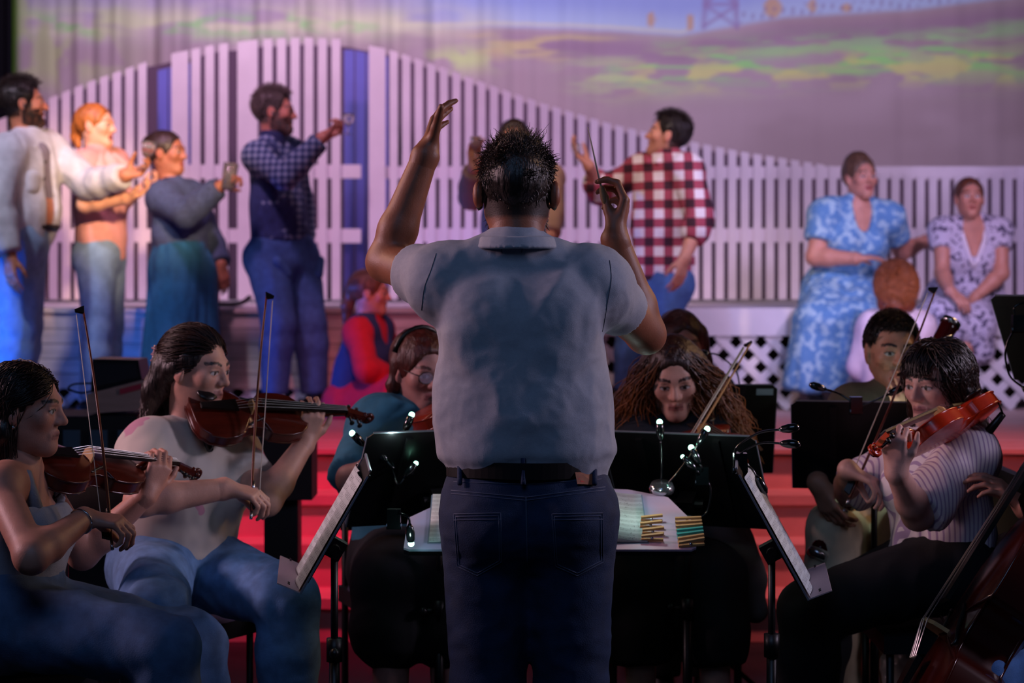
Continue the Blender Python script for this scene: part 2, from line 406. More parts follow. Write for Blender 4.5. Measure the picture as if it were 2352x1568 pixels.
def hand_ops(S, wr, d, n, side, fd=None, fr=.03, curl=(.3, .3, .3, .3), spread=.2, thumb=(.7, .6, .35), tb=.4, sc=1.0, split=None):
    """wr wrist, d finger direction, n palm normal, side 'L'/'R'"""
    d = nz(d); n = np.asarray(n, float); n = nz(n-d*(n@d)); t = np.cross(d, n) if side == 'R' else np.cross(n, d)
    wr = np.asarray(wr, float); q = sc; tips = []
    fd = d if fd is None else nz(fd); S.cap(wr-fd*.055, wr-fd*.004, fr*1.04, fr*.98, .02*q); S.cap(wr-fd*.004, wr+d*.014*q, fr*.94, .021*q, .02*q)
    offs = (.029, .0095, -.0105, -.029); kd = (.088, .092, .086, .078)
    for i in range(4):
        kn = wr+q*(d*kd[i]+t*offs[i])
        S.cap(wr+q*(d*.012+t*offs[i]*.55), kn, .0145*q, .0105*q, .014*q)
        a = 0; p = kn; c = curl[i]
        for j in range(3):
            a += c*(.85, 1.05, .7)[j]; dr = nz(d*math.cos(a)+n*math.sin(a)+t*(offs[i]*spread*12))
            p2 = p+dr*FL[i][j]*q; S.cap(p, p2, (.0094, .0086, .0078)[j]*q*(.9 if i == 3 else 1), (.0086, .0078, .0066)[j]*q*(.9 if i == 3 else 1), .004*q); p = p2
        tips.append(p)
    b = wr+q*(d*.018+t*.02+n*.008); dr = nz(d*thumb[0]+t*thumb[1]+n*thumb[2]); p = b+dr*.044*q
    S.cap(b, p, .0155*q, .0118*q, .016*q); dr2 = nz(dr+tb*(d*.6-t*.55+n*.35)); p2 = p+dr2*.033*q
    S.cap(p, p2, .0112*q, .0100*q, .006*q); dr3 = nz(dr2+tb*(d*.4-t*.5+n*.25)); p3 = p2+dr3*.026*q; S.cap(p2, p3, .0098*q, .0074*q, .005*q)
    tips.append(p3); return tips
def dirs(J):
    lat = nz(J['shR']-J['shL']); lp = nz(J['hipR']-J['hipL']); pel = (J['hipL']+J['hipR'])/2; sh = (J['shL']+J['shR'])/2
    u = nz(sh-pel); lat = nz(lat-u*(lat@u)); f = np.cross(u, lat); return lat, lp, pel, sh, u, f
def torso_ops(S, J, g=1., inf=0., fem=False, hem=-.06, cut=True, belly=0., neck=True, sw=1.0):
    lat, lp, pel, sh, u, f = dirs(J); L = np.linalg.norm(sh-pel); a = L/.5
    def at(t, y=0): return pel+u*t*a+f*y
    r = lambda x: x*g+inf
    S.cap(at(hem), at(max(.10, hem+.04)), r(.108), r(.104), .03, lp, 1.42*sw, fa=1 if cut else 0)
    S.cap(at(.10), at(.25), r(.102 if not fem else .094), r(.104 if not fem else .095), .05, lat, 1.36*sw)
    S.cap(at(.25), at(.40), r(.108 if not fem else .097), r(.106 if not fem else .092), .06, lat, 1.42*sw)
    if belly: S.ell(at(.17, .07*g), np.array([.12, .07+belly, .12])*g, np.stack([lat, f, u], 1), .06)
    S.cap(J['shL']*.82+sh*.18, J['shR']*.82+sh*.18, r(.062), None, .05)
    nb = sh+u*.075*a-f*.012
    for s_ in ('L', 'R'):
        S.cap(nb, J['sh'+s_]*.72+sh*.28+u*.016, (.043*g+inf*.6), (.05*g+inf*.6), .04)
        S.ell(J['sh'+s_], r(.060), None, .035)
    if fem:
        for x in (-1, 1): S.ell(at(.335, .075*g)+lat*x*.072*g, r(.056), None, .045)
def arm_ops(S, J, s_, g=1., inf=0., upto=2., r0=.052, flat=True, only=None):
    """upto<=1 part of the upper arm, up to 2 includes the forearm"""
    sh, el, wr = J['sh'+s_], J['el'+s_], J['wr'+s_]
    e = sh+(el-sh)*min(upto, 1)
    ra = r0*g+inf; rb = .042*g+inf
    S.cap(sh, e, ra, ra+(rb-ra)*min(upto, 1), .03, fb=1 if (flat and upto <= 1) else 0)
    if upto > 1:
        e2 = el+(wr-el)*min(upto-1, 1); m = el+(wr-el)*min(.3, upto-1)
        S.cap(el, m, .041*g+inf, .043*g+inf, .025)
        if upto > 1.3: S.cap(m, e2, .043*g+inf, .0285*g+inf+.001, .02, fb=1 if (flat and upto < 2) else 0)
def leg_ops(S, J, s_, g=1., inf=0., upto=2., flat=True):
    hp, kn, an = J['hip'+s_], J['kn'+s_], J['an'+s_]
    S.cap(hp, hp+(kn-hp)*min(upto, 1), .086*g+inf, .058*g+inf, .035)
    if upto > 1:
        e = kn+(an-kn)*min(upto-1, 1); m = kn+(an-kn)*.3
        S.cap(kn, m, .056*g+inf, .057*g+inf, .03); S.cap(m, e, .056*g+inf, .040*g+inf, .03, fb=1 if flat else 0)
def wrinkle(V, F, amp, scale, stretch=(1, 1, 1), seed=0, ridge=True):
    N_ = vnormals(V, F); q = V*np.array(stretch)*scale+seed*7.3
    q = q+.6*np.stack([vnoise(q*.7+3), vnoise(q*.7+9), vnoise(q*.7+21)], 1)
    n = fbm(q, 3)/.875
    if ridge: n = 1-np.abs(2*n-1)*2.2
    else: n = n*2-1
    return V+N_*(amp*n)[:, None]
def part_from(S, h, name, m, par, wr=None, col=None, rl=1, wr2=None):
    V, F = S.mesh(h)
    if wr: V = wrinkle(V, F, *wr)
    if wr2: V = wrinkle(V, F, *wr2)
    V = relax(V, F, rl)
    return link_mesh(name, V, F, m, par, True, None if col is None else col(V))
def person(label, J, skin='#c98f74', hairc='#2a1b14', g=1., fem=False, h=.008, hh=.004, head=None, mouth=0., beard=0., stubble=0., lips='#9a4a44',
           hands=None, top=None, bottom=None, hair=None, hairm=None, shoes='#15151a', bare_legs=False, neckr=.056, extra=None, group=None, brow=1., eyes='#2a1a12', ears=True, belly=0., sw=1.0, arm0=.052, ear_out=0., crop=None, hairwr=None):
    base = (J['anL']+J['anR'])/2 if 'anL' in J else J['hipL'].copy()
    floor = J.get('floor', 0.0)
    rt = root('person', (float((J['hipL'][0]+J['hipR'][0])/2), float((J['hipL'][1]+J['hipR'][1])/2), floor), label, 'person', group)
    sk = np.array(srgb(skin)); hc = np.array(srgb(hairc)); lat, lp, pel, sh, u, f = dirs(J)
    # ---- body: one skin mesh, finer at the head and the hands
    S = Sdf(); torso_ops(S, J, g*.93, 0, fem, 0., False, belly*.8, sw=sw*.97)
    nb = sh+u*.05-f*.008; hb = head.w(0, -.022, -.05)
    S.cap(nb-u*.03, hb, neckr*1.06*g**.5, neckr*.98, .03)
    for s_ in 'LR': arm_ops(S, J, s_, g, 0, 2, arm0)
    if bare_legs:
        for s_ in 'LR': leg_ops(S, J, s_, g*.95, 0, 2, False)
    V, F = S.mesh(h); V = relax(V, F); Vs = [V]; Fs = [F]; C_ = [np.tile(sk, (len(V), 1))]; n = len(V)
    S = Sdf(); head_ops(S, head, mouth, ears, fem, ear_out); S.cap(head.w(0, -.022, -.035), nb*.35+hb*.65, neckr*.98, neckr, .03)
    V, F = S.mesh(hh); V = relax(V, F, 1); Vs.append(V); Fs.append(F+n); C_.append(head_color(head, V, sk, hc, srgb(lips), beard, stubble, brow, eyes, .25, not fem)); n += len(V)
    tips = {}
    for s_ in 'LR':
        hp = (hands or {}).get(s_)
        if hp is None: hp = dict(d=J['wr'+s_]-J['el'+s_], n=-lat*(1 if s_ == 'R' else -1), curl=(.45,)*4)
        S = Sdf(); tips[s_] = hand_ops(S, J['wr'+s_], hp['d'], hp['n'], s_, J['wr'+s_]-J['el'+s_], .0285*g+.0015, hp.get('curl', (.4,)*4), hp.get('spread', .1), hp.get('thumb', (.75, .5, .4)), hp.get('tb', .4), hp.get('sc', 1.)*(.92 if fem else 1))
        V, F = S.mesh(min(h*.62, .0055)); V = relax(V, F, 1); Vs.append(V); Fs.append(F+n); n += len(V)
        c = np.tile(sk, (len(V), 1))*(.9+.2*fbm(V*60, 2))[:, None]; C_.append(c)
    body = link_mesh('body', np.concatenate(Vs), np.concatenate(Fs), SKIN, rt, True, np.concatenate(C_))
    # ---- clothes
    if top:
        S = Sdf(); inf = top.get('inf', .014); torso_ops(S, J, g, inf, fem, top.get('hem', -.05), True, belly, sw=sw)
        if top.get('sleeve', .5) > 0:
            for s_ in 'LR': arm_ops(S, J, s_, g, inf*top.get('sinf', 1.1)+.004, top.get('sleeve', .5), arm0)
        if 'neckcut' in top:
            nc = top['neckcut']; S.ell(sh+u*nc[0]+f*nc[1], np.array(nc[2]), np.stack([lat, f, u], 1), .01, '-')
        if top.get('fn'): top['fn'](S)
        part_from(S, top.get('h', h), top.get('name', 'shirt'), top['mat'], rt, top.get('wr', (.006, 9, (1, 1, .7), 1)), wr2=top.get('wr2'))
    if bottom:
        S = Sdf(); inf = bottom.get('inf', .014)
        S.cap(pel+u*bottom.get('top', .12), pel-u*.01, .103*g+inf, .112*g+inf, .03, lp, 1.42*sw, fa=1)
        for s_ in 'LR':
            if bottom.get('butt', 1): S.ell(J['hip'+s_]-f*.045*g-u*.01+lp*(.012 if s_ == 'L' else -.012), .092*g+inf*.5, None, .04)
            leg_ops(S, J, s_, g, inf+bottom.get('flare', 0), bottom.get('upto', 1.97))
        if bottom.get('fn'): bottom['fn'](S)
        part_from(S, bottom.get('h', h), bottom.get('name', 'trousers'), bottom['mat'], rt, bottom.get('wr', (.007, 8, (1, 1, .6), 5)))
    if shoes and 'anL' in J:
        for s_ in 'LR':
            S = Sdf(); an = J['an'+s_]; tf = J.get('toe'+s_, f*np.array([1, 1, 0])); tf = nz(tf*np.array([1, 1, 0])); gz = an*np.array([1, 1, 0])+np.array([0, 0, floor])
            S.cap(gz-tf*.045+np.array([0, 0, .036]), gz+tf*.13+np.array([0, 0, .034]), .038, .036, .02); S.cap(an, gz+np.array([0, 0, .05]), .042, .043, .03)
            part_from(S, .009, 'shoe', mat('shoe_'+shoes, shoes, .5), rt)
    if hair:
        S = Sdf(); hair(S, head)
        part_from(S, hh*1.25, 'hair', hairm or hair_mat(hairc), rt, hairwr or (.004, 38, (1, 1, .35), 3))
    if extra: extra(rt, head, J, tips)
    if crop: crop(rt, head)
    return rt, tips
def hair_mat(c):
    return mat('hair_'+c, c, .42, noise=.55, nscale=60, bump=.9, bscale=150, stretch=(1, 1, .18), spec=.5)
SKIN = mat('skin', (.5, .3, .2), .5, attr='Col', noise=.10, nscale=30, bump=.12, bscale=260)
SKIN.node_tree.nodes['Principled BSDF'].inputs['Subsurface Weight'].default_value = .12
SKIN.node_tree.nodes['Principled BSDF'].inputs['Subsurface Radius'].default_value = (.02, .006, .003)
def hair_short(t=.012, front=.0, sides=.6, up=.0):
    def fn(S, hd):
        q = hd.s; R = hd.R
        S.ell(hd.w(0, -.020, .032+up), np.array([.076+t*sides, .099+t*.6, .085+t])*q, R, .02)
        S.ell(hd.w(0, .112+front, -.020), np.array([.076, .088, .120])*q, R, .03, '-')
        S.ell(hd.w(0, .015, -.135), np.array([.105, .10, .10])*q, R, .015, '-')
        for x in (-1, 1): S.ell(hd.w(x*.095, .006, -.012), np.array([.026, .024, .035])*q, R, .008, '-')
    return fn
def hair_cap(S, hd, t=.014, face=(.11, -.04, .074, .088, .105), ear=False):
    q = hd.s; R = hd.R
    S.ell(hd.w(0, -.024, .031), np.array([.0775+t*.7, .102+t*.5, .086+t*.9])*q, R, .02)
    S.ell(hd.w(0, face[0], face[1]+.012), np.array([face[2], face[3], face[4]+.004])*q, R, .02, '-')
def locks(S, hd, pts, r, k=.02):
    p = [hd.w(*a) if len(a) == 3 else a for a in pts]
    r = [r]*len(p) if isinstance(r, (int, float)) else r
    for i in range(len(p)-1): S.cap(p[i], p[i+1], r[i], r[i+1], k)
def standing(px, Y, floor, Ht, yaw, fem=False, lean=(0, 0), head_px=None, hipw=.05, shw=None):
    """default joints of a standing figure; yaw 0 faces away from the camera (+Y), 180 faces it"""
    a = math.radians(yaw); f = np.array([math.sin(a), math.cos(a), 0]); r = np.array([math.cos(a), -math.sin(a), 0]); z = np.array([0, 0, 1.])
    x = (px-1176)/FPX*Y; b = np.array([x, Y, floor]); shw = shw or (.092 if fem else .105); J = {'floor': floor}
    ln = np.array([lean[0], lean[1], 0])
    for s_, q in (('L', -1), ('R', 1)):
        J['hip'+s_] = b+z*.51*Ht+r*q*hipw*Ht
        J['kn'+s_] = b+z*.275*Ht+r*q*(hipw+.005)*Ht+f*.01; J['an'+s_] = b+z*.045*Ht+r*q*(hipw+.01)*Ht-f*.02
        J['sh'+s_] = b+z*.805*Ht+r*q*shw*Ht+ln; J['toe'+s_] = f
        J['el'+s_] = J['sh'+s_]-z*.17*Ht+r*q*.03*Ht; J['wr'+s_] = J['el'+s_]-z*.145*Ht+f*.05
    J['f'] = f; J['r'] = r; J['Ht'] = Ht; J['headc'] = b+z*.93*Ht+ln*1.25+f*.02
    return J
STRAND = mat('strand_color', (.1, .06, .04), .4, attr='Col')
def long_hair(rt, hd, n, ends, wave=.004, freq=22, r=.0022, K=12, c0='#1c1210', c1='#3a241a', seed=1, keep=None, bulge=.35, frizz=.01, name='hair_strand'):
    rng = np.random.RandomState(seed); v = rng.normal(size=(n*3, 3)); v /= np.linalg.norm(v, axis=1)[:, None]
    L = v*np.array([.082, .102, .092])+np.array([0, -.016, .034]); x, y, z = L.T
    k = ((z > .045) | (y < .0)) & (z > -.06) if keep is None else keep(x, y, z)
    L = L[k][:n]; n = len(L); E_ = ends(L, rng); s = np.linspace(0, 1, K)[None, :, None]
    out = L*np.array([1, 1, .35]); out = out/(np.linalg.norm(out, axis=1)[:, None]+1e-6)
    mid = (L+E_)/2+out*bulge*.2+np.array([0, 0, .02]); mid[:, 2] = np.maximum(mid[:, 2], E_[:, 2]+.4*(L[:, 2]-E_[:, 2]))
    p = (1-s)**2*L[:, None]+2*s*(1-s)*mid[:, None]+s*s*E_[:, None]
    ph = rng.uniform(0, 6.28, (n, 1)); ln = np.linalg.norm(E_-L, axis=1)[:, None]; a = s[..., 0]*ln*freq*2+ph
    amp = wave*np.clip(s[..., 0]*3, 0, 1)
    p[..., 0] += amp*np.cos(a); p[..., 1] += amp*np.sin(a); p[..., 2] += amp*.5*np.sin(a*.7+1)
    p += rng.normal(size=(n, 1, 3))*frizz*s
    W = hd.c+hd.s*(p@hd.R.T); V, F = strands(W, np.full(n, r), r*.35)
    t = np.repeat(np.linspace(0, 1, K)[None], n, 0)+rng.uniform(-.25, .25, (n, 1)); t = np.clip(t, 0, 1).reshape(-1, 1).repeat(3, 0).reshape(-1, 1)
    C_ = np.array(srgb(c0))*(1-t)+np.array(srgb(c1))*t
    par = [c for c in rt.children if c.name.startswith('hair')]; par = par[0] if par else rt
    link_mesh(name, V, F, STRAND, par, True, C_, wloc(rt))['kind'] = 'stuff'
def swept(rt, hd, n, target, end, lift=.008, s0=.55, K=14, r=.0016, c0='#1c1210', c1='#3a241a', seed=1, keep=None, wave=.0015, freq=10, jit=.12, name='hair_strand'):
    """strands that follow the skull from the root to a target direction and then fall to an end point"""
    rng = np.random.RandomState(seed); v = rng.normal(size=(n*4, 3)); v /= np.linalg.norm(v, axis=1)[:, None]
    rad = np.array([.0775, .097, .0865]); cen = np.array([0, -.015, .031]); L = v*rad+cen
    k = keep(*L.T); v = v[k][:n]; L = L[k][:n]; n = len(L)
    t = target(L, rng); t += rng.normal(size=(n, 3))*jit; t /= np.linalg.norm(t, axis=1)[:, None]
    E_ = end(L, rng); s = np.linspace(0, 1, K); om = np.arccos(np.clip((v*t).sum(1), -.999, .999))[:, None, None]
    p = np.zeros((n, K, 3)); lf = lift*(.4+1.1*rng.rand(n))[:, None, None]
    a = np.clip(s/s0, 0, 1)[None, :, None]; d = (np.sin((1-a)*om)*v[:, None]+np.sin(a*om)*t[:, None])/np.sin(om)
    surf_ = d*(rad+lf*np.minimum(1, .3+3*a))+cen; b = np.clip((s-s0)/(1-s0), 0, 1)[None, :, None]
    p = surf_*(1-b)+(E_[:, None])*b; ph = rng.uniform(0, 6.28, (n, 1)); w_ = wave*np.clip(s*2, 0, 1)
    p[..., 0] += w_*np.cos(s*freq+ph); p[..., 1] += w_*np.sin(s*freq+ph)
    V, F = strands(hd.c+hd.s*(p@hd.R.T), np.full(n, r), r*.5)
    tt = np.clip(np.repeat(s[None], n, 0)+rng.uniform(-.3, .3, (n, 1)), 0, 1).reshape(-1, 1).repeat(3, 0).reshape(-1, 1)
    C_ = np.array(srgb(c0))*(1-tt)+np.array(srgb(c1))*tt
    par = [c for c in rt.children if c.name.startswith('hair')]; par = par[0] if par else rt
    link_mesh(name, V, F, STRAND, par, True, C_, wloc(rt))['kind'] = 'stuff'
def crop_hair(n=1800, c0='#140d0c', c1='#2a1c17', ln=.13, up=.010, seed=31, wave=.001):
    """short combed strands over a cropped scalp"""
    def fn(rt, hd):
        swept(rt, hd, n, lambda L, rng: L/np.linalg.norm(L, axis=1)[:, None]+np.array([0, .05, .15]), lambda L, rng: L*(1+ln*(.6+.8*rng.rand(len(L), 1)))+np.array([0, .006, up]), .008, .5, 5, .0014, c0, c1, seed, lambda x, y, z: (z > .066) | (y < .03) & (z > .02) | (y < -.03) & (z > -.045), wave=wave, freq=14, jit=.25)
    return fn
# ---------------------------------------------------------------- the setting
STZ = .70          # stage floor height
PLZ = 1.25         # rear platform height
def struct(o, label, cat): return tagp(o, label, cat, None, 'structure')
PAINT = mat('step_paint', '#c4a49c', .5, noise=.12, nscale=6, bump=.1, bscale=60)
FLOOR = mat('pit_floor', '#1b1b1f', .55, noise=.25, nscale=9, bump=.1, bscale=90)
b = MB(); b.box((0, 5.5, -.05), (14, 18, .1)); struct(b.build('floor', FLOOR), 'dark floor of the orchestra pit and hall', 'floor')
edges = [(8.60, .70), (8.36, .525), (8.14, .35), (7.87, .175)]
for i, (y, z) in enumerate(edges):
    if i == 0: continue
    b = MB(); b.box((.2, (y+8.62)/2, z/2-.02), (6.6, 8.62-y, z-.04)); o = b.build('stage_step', PAINT)
    struct(o, 'long step up to the stage, %s' % ['', 'the highest of three', 'the middle one of three', 'the lowest of three'][i], 'step')
    b = MB(); b.box((.2, (y+8.64)/2-.015, z-.02), (6.62, 8.64-y+.03, .04)); b.build('tread', PAINT, o)
STG = mat('stage_boards', '#b79c96', .45, noise=.14, nscale=5, stretch=(1, 6, 1), bump=.1, bscale=40)
b = MB(); b.box((0, 11.6, STZ/2-.02), (9.4, 5.98, STZ-.04)); sf = struct(b.build('stage_floor', PAINT), 'painted plank floor of the stage', 'stage')
bx = MB(); bx.box((0, 0, 0), (9.42, .145, .02)); sp = None
for i in range(41):
    y = 8.55+.15*i
    if sp is None: sp = bx.build('plank', STG, sf, off=(0, 0, 0)); o = sp
    else: o = sp.copy(); COL.objects.link(o)
    o.location = (0, y+.07, STZ-.012+.0015*(i % 3-1))
# rear platform with board fascia and lattice skirt
WHITE = mat('white_paint', '#cdc6c9', .55, noise=.06, nscale=5, bump=.08, bscale=50)
TAN = mat('tan_board', '#c6b2a8', .6, noise=.2, nscale=4, stretch=(1, 1, 7), bump=.15, bscale=30)
PFY = 10.85
pf = root('rear_platform', (0, PFY, STZ), 'white rear platform with lattice skirt under the picket fence', 'platform', None, 'structure')
b = MB(); b.box((0, PFY+1.2, PLZ-.025), (9.4, 2.4, .05)); b.build('deck', WHITE, pf)
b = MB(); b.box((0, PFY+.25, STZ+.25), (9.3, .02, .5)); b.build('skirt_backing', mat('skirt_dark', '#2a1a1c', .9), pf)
XL = P(1000, 700, PFY)[0]
b = MB(); b.box(((XL+4.6)/2, PFY-.012, PLZ-.075), (4.6-XL, .024, .15)); b.build('fascia_board', WHITE, pf)
b = MB(); b.box(((XL-4.6)/2, PFY-.012, PLZ-.012), (4.6+XL, .06, .024)); b.build('nosing', TAN, pf)
for i in range(5):
    b = MB(); b.box(((XL-4.6)/2, PFY-.010-.002*(i % 2), PLZ-.07-.082*i), (4.6+XL, .02, .078)); b.build('fascia_plank', TAN, pf)
def lattice(x0, x1, z0, z1, par, y):
    pitch = .096; sw = .043; n = 0
    for sgn in (1, -1):
        t = -8.0
        while t < 8:
            # line: x*sgn - z = t*sqrt2
            c = t*math.sqrt(2); q = []
            for z in (z0, z1):
                q.append([sgn*(c+z), z])
            (xa, za), (xb, zb) = q
            if xa > xb: xa, za, xb, zb = xb, zb, xa, za
            if xb > x0 and xa < x1:
                if xa < x0: za += (zb-za)*(x0-xa)/(xb-xa); xa = x0
                if xb > x1: zb = za+(zb-za)*(x1-xa)/(xb-xa); xb = x1
                if xb-xa > .02:
                    b = MB(); yy = y+(.006 if sgn > 0 else -.006); b.bar((xa, yy, za), (xb, yy, zb), sw, .010, (0, 1, 0))
                    # keep the strip upright: width in the x-z plane
                    b = MB(); d = nz(np.array([xb-xa, 0, zb-za])); p = np.array([-d[2], 0, d[0]])*sw/2; k = np.array([0, .005, 0])
                    A = np.array([xa, yy, za]); B_ = np.array([xb, yy, zb])
                    V = [A-p-k, A+p-k, A+p+k, A-p+k, B_-p-k, B_+p-k, B_+p+k, B_-p+k]
                    b.add(V, [(0, 1, 2, 3), (7, 6, 5, 4)]+[(i, i+4, (i+1) % 4+4, (i+1) % 4) for i in range(4)])
                    b.build('lattice_strip', WHITE, par); n += 1
            t += pitch
lattice(XL, 4.2, STZ+.005, PLZ-.15, pf, PFY+.012)
lattice(-2.6, XL, STZ+.02, PLZ-.42, pf, PFY+.012)
# picket fence with a wavy top
FY = 12.35; FP = FPX/FY
top_px = [(-200, 330), (0, 275), (100, 232), (200, 190), (340, 141), (500, 108), (600, 96), (700, 91), (800, 96), (900, 116), (1000, 150), (1100, 186), (1200, 222), (1300, 254), (1400, 284), (1500, 308), (1600, 328), (1700, 348), (1800, 364), (1900, 380), (2000, 394), (2100, 402), (2200, 402), (2300, 392), (2400, 376), (2600, 350)]
tx = np.array([(p[0]-1176)/FP for p in top_px]); tz = np.array([CAMZ-(p[1]-HZ)/FP for p in top_px])
def ftop(x): return float(np.interp(x, tx, tz))
FENCE = mat('fence_paint', '#d6c9d4', .6, noise=.05, nscale=6, bump=.06, bscale=60)
BLUELIT = mat('slat_blue_light', '#5c5cae', .6, noise=.05, nscale=6)  # blue stage light on the recessed slats, put into their colour
def picket(x0, x1, y, par, dz=0., z0=None, m=None):
    z0 = PLZ+.02 if z0 is None else z0
    za, zb = ftop(x0)+dz, ftop(x1)+dz; k = .010
    V = [(x0, y-k, z0), (x1, y-k, z0), (x1, y-k, zb), (x0, y-k, za), (x0, y+k, z0), (x1, y+k, z0), (x1, y+k, zb), (x0, y+k, za)]
    b = MB(); b.add(V, [(0, 1, 2, 3), (5, 4, 7, 6), (1, 5, 6, 2), (4, 0, 3, 7), (3, 2, 6, 7), (0, 4, 5, 1)]); return b.build('picket', m or FENCE, par)
def X(px): return (px-1176)/FP
def fence_run(px0, px1, pitch, par, y, gap=.35, m=None):
    p = px0
    while p < px1-pitch*.5:
        picket(X(p), X(p+pitch*(1-gap)), y, par, m=m); p += pitch
def rail(px0, px1, py0, py1, par, y):
    b = MB(); b.box(((X(px0)+X(px1))/2, y, CAMZ-((py0+py1)/2-HZ)/FP), (X(px1)-X(px0), .035, (py1-py0)/FP)); b.build('rail', FENCE, par)
def post(px0, px1, par, y):
    picket(X(px0), X(px1), y, par).name = 'post'
f1 = root('picket_fence', (X(220), FY, PLZ), 'white picket fence panel behind the denim jacket man', 'fence', None, 'structure')
fence_run(-120, 338, 29.2, f1, FY)
for a, c in ((380, 410), (525, 556)): rail(-130, 345, a, c, f1, FY+.02)
f2 = root('picket_gate', (X(620), FY-.12, PLZ), 'tall white picket gate in the middle of the fence arch', 'gate', None, 'structure')
post(402, 440, f2, FY-.12); fence_run(447, 550, 31.5, f2, FY-.12); picket(X(552), X(598), FY-.12, f2); fence_run(611, 795, 31, f2, FY-.12)
for a, c in ((380, 411), (526, 558)): rail(404, 832, a, c, f2, FY-.095)
f3 = root('picket_fence', (X(1600), FY, PLZ), 'long white picket fence panel sweeping down to the right', 'fence', None, 'structure')
post(848, 886, f3, FY-.02); fence_run(895, 2700, 28.8, f3, FY)
for a, c in ((382, 410), (524, 556)): rail(850, 2700, a, c, f3, FY+.02)
f4 = root('picket_fence', (X(600), FY+.5, PLZ), 'slats standing back beside the gate, blue light painted into their colour', 'fence', None, 'structure')
fence_run(330, 420, 27, f4, FY+.5, .12, BLUELIT); fence_run(775, 880, 27, f4, FY+.5, .12, BLUELIT)
# dark sheet added to stand in for shade behind the pickets
xb = np.linspace(X(-260), X(2900), 160); V = []; ybk = FY+.9
for x in xb:
    t = CAMZ+(ftop(x)-CAMZ)*ybk/FY-.035; V += [(x*ybk/FY, ybk+.02*math.sin(x*25), PLZ-.02), (x*ybk/FY, ybk+.02*math.sin(x*25), t)]
F = [(2*i, 2*i+2, 2*i+3, 2*i+1) for i in range(len(xb)-1)]
struct(link_mesh('fence_gap_shade', V, F, mat('gap_shade_mauve', '#5a4658', .95, spec=.1), None, True), 'dark mauve cloth sheet added for the shade behind the picket fence', 'cloth')
# backdrop cloth, projected country scene painted into its colours
BY = 14.3; nx, nzv = 420, 170
xs = np.linspace(-4.0, 5.2, nx); zs = np.concatenate([np.linspace(.7, 1.9, 20), np.linspace(1.92, 4.1, nzv-20)])
XX, ZZ = np.meshgrid(xs, zs); BP = FPX/BY
px = 1176+XX*BP; py = HZ-(ZZ-CAMZ)*BP
fold = 1.7*(.030*np.sin(XX*9+1.2*np.sin(XX*2.3))+.022*np.sin(XX*21+2*np.sin(XX*1.7+ZZ*.4))+.012*np.sin(XX*43))
fold *= .35+.65*np.clip((1250-px)/800, -.35, 1)
Yb = BY+fold
pp = np.stack([px, py, np.zeros_like(px)], -1).reshape(-1, 3)
def nzf(sx, sy, seed=0, o=3): return (fbm(pp*np.array([1/sx, 1/sy, 0])+seed, o)/.875).reshape(px.shape)
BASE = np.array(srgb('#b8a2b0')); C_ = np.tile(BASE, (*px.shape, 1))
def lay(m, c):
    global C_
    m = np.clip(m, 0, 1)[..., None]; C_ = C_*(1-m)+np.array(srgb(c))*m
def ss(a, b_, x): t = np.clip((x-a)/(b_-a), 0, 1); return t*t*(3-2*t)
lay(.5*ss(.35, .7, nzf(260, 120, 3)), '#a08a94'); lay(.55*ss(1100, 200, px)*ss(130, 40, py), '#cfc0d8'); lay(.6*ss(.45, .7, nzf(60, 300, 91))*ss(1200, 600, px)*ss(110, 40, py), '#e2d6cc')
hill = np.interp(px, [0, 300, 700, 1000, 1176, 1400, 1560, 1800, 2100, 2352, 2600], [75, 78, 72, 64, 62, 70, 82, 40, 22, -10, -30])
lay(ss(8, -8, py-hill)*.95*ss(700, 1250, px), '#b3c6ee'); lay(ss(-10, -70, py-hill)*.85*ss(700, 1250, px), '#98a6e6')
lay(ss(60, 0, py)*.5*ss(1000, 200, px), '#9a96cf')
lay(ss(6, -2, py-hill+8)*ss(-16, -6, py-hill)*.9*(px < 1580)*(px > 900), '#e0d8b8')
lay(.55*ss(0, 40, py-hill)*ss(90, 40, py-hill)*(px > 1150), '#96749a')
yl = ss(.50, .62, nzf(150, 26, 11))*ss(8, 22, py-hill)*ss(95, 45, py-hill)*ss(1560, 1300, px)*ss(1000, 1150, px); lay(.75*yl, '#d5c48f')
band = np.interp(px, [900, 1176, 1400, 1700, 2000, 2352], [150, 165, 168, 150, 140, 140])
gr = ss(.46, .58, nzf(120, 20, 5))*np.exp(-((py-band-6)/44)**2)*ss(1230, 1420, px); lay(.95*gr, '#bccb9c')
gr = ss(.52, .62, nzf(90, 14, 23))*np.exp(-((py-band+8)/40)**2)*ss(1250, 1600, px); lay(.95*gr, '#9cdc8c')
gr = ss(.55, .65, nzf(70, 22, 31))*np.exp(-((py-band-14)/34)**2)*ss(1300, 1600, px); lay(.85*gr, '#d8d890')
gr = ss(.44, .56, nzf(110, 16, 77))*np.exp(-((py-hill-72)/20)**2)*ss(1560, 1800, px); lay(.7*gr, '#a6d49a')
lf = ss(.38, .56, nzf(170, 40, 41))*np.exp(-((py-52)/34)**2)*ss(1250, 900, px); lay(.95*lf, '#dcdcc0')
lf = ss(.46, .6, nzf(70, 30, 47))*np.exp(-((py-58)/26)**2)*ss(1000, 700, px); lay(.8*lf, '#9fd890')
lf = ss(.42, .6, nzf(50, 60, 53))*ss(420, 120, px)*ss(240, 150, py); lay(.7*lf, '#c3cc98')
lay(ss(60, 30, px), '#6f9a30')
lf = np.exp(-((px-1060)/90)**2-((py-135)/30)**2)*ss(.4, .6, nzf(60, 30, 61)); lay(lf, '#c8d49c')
bl = ss(.66, .70, nzf(46, 46, 71, 1))*ss(0, -12, py-hill)*(px > 1150); lay(.7*bl, '#c9a98a')
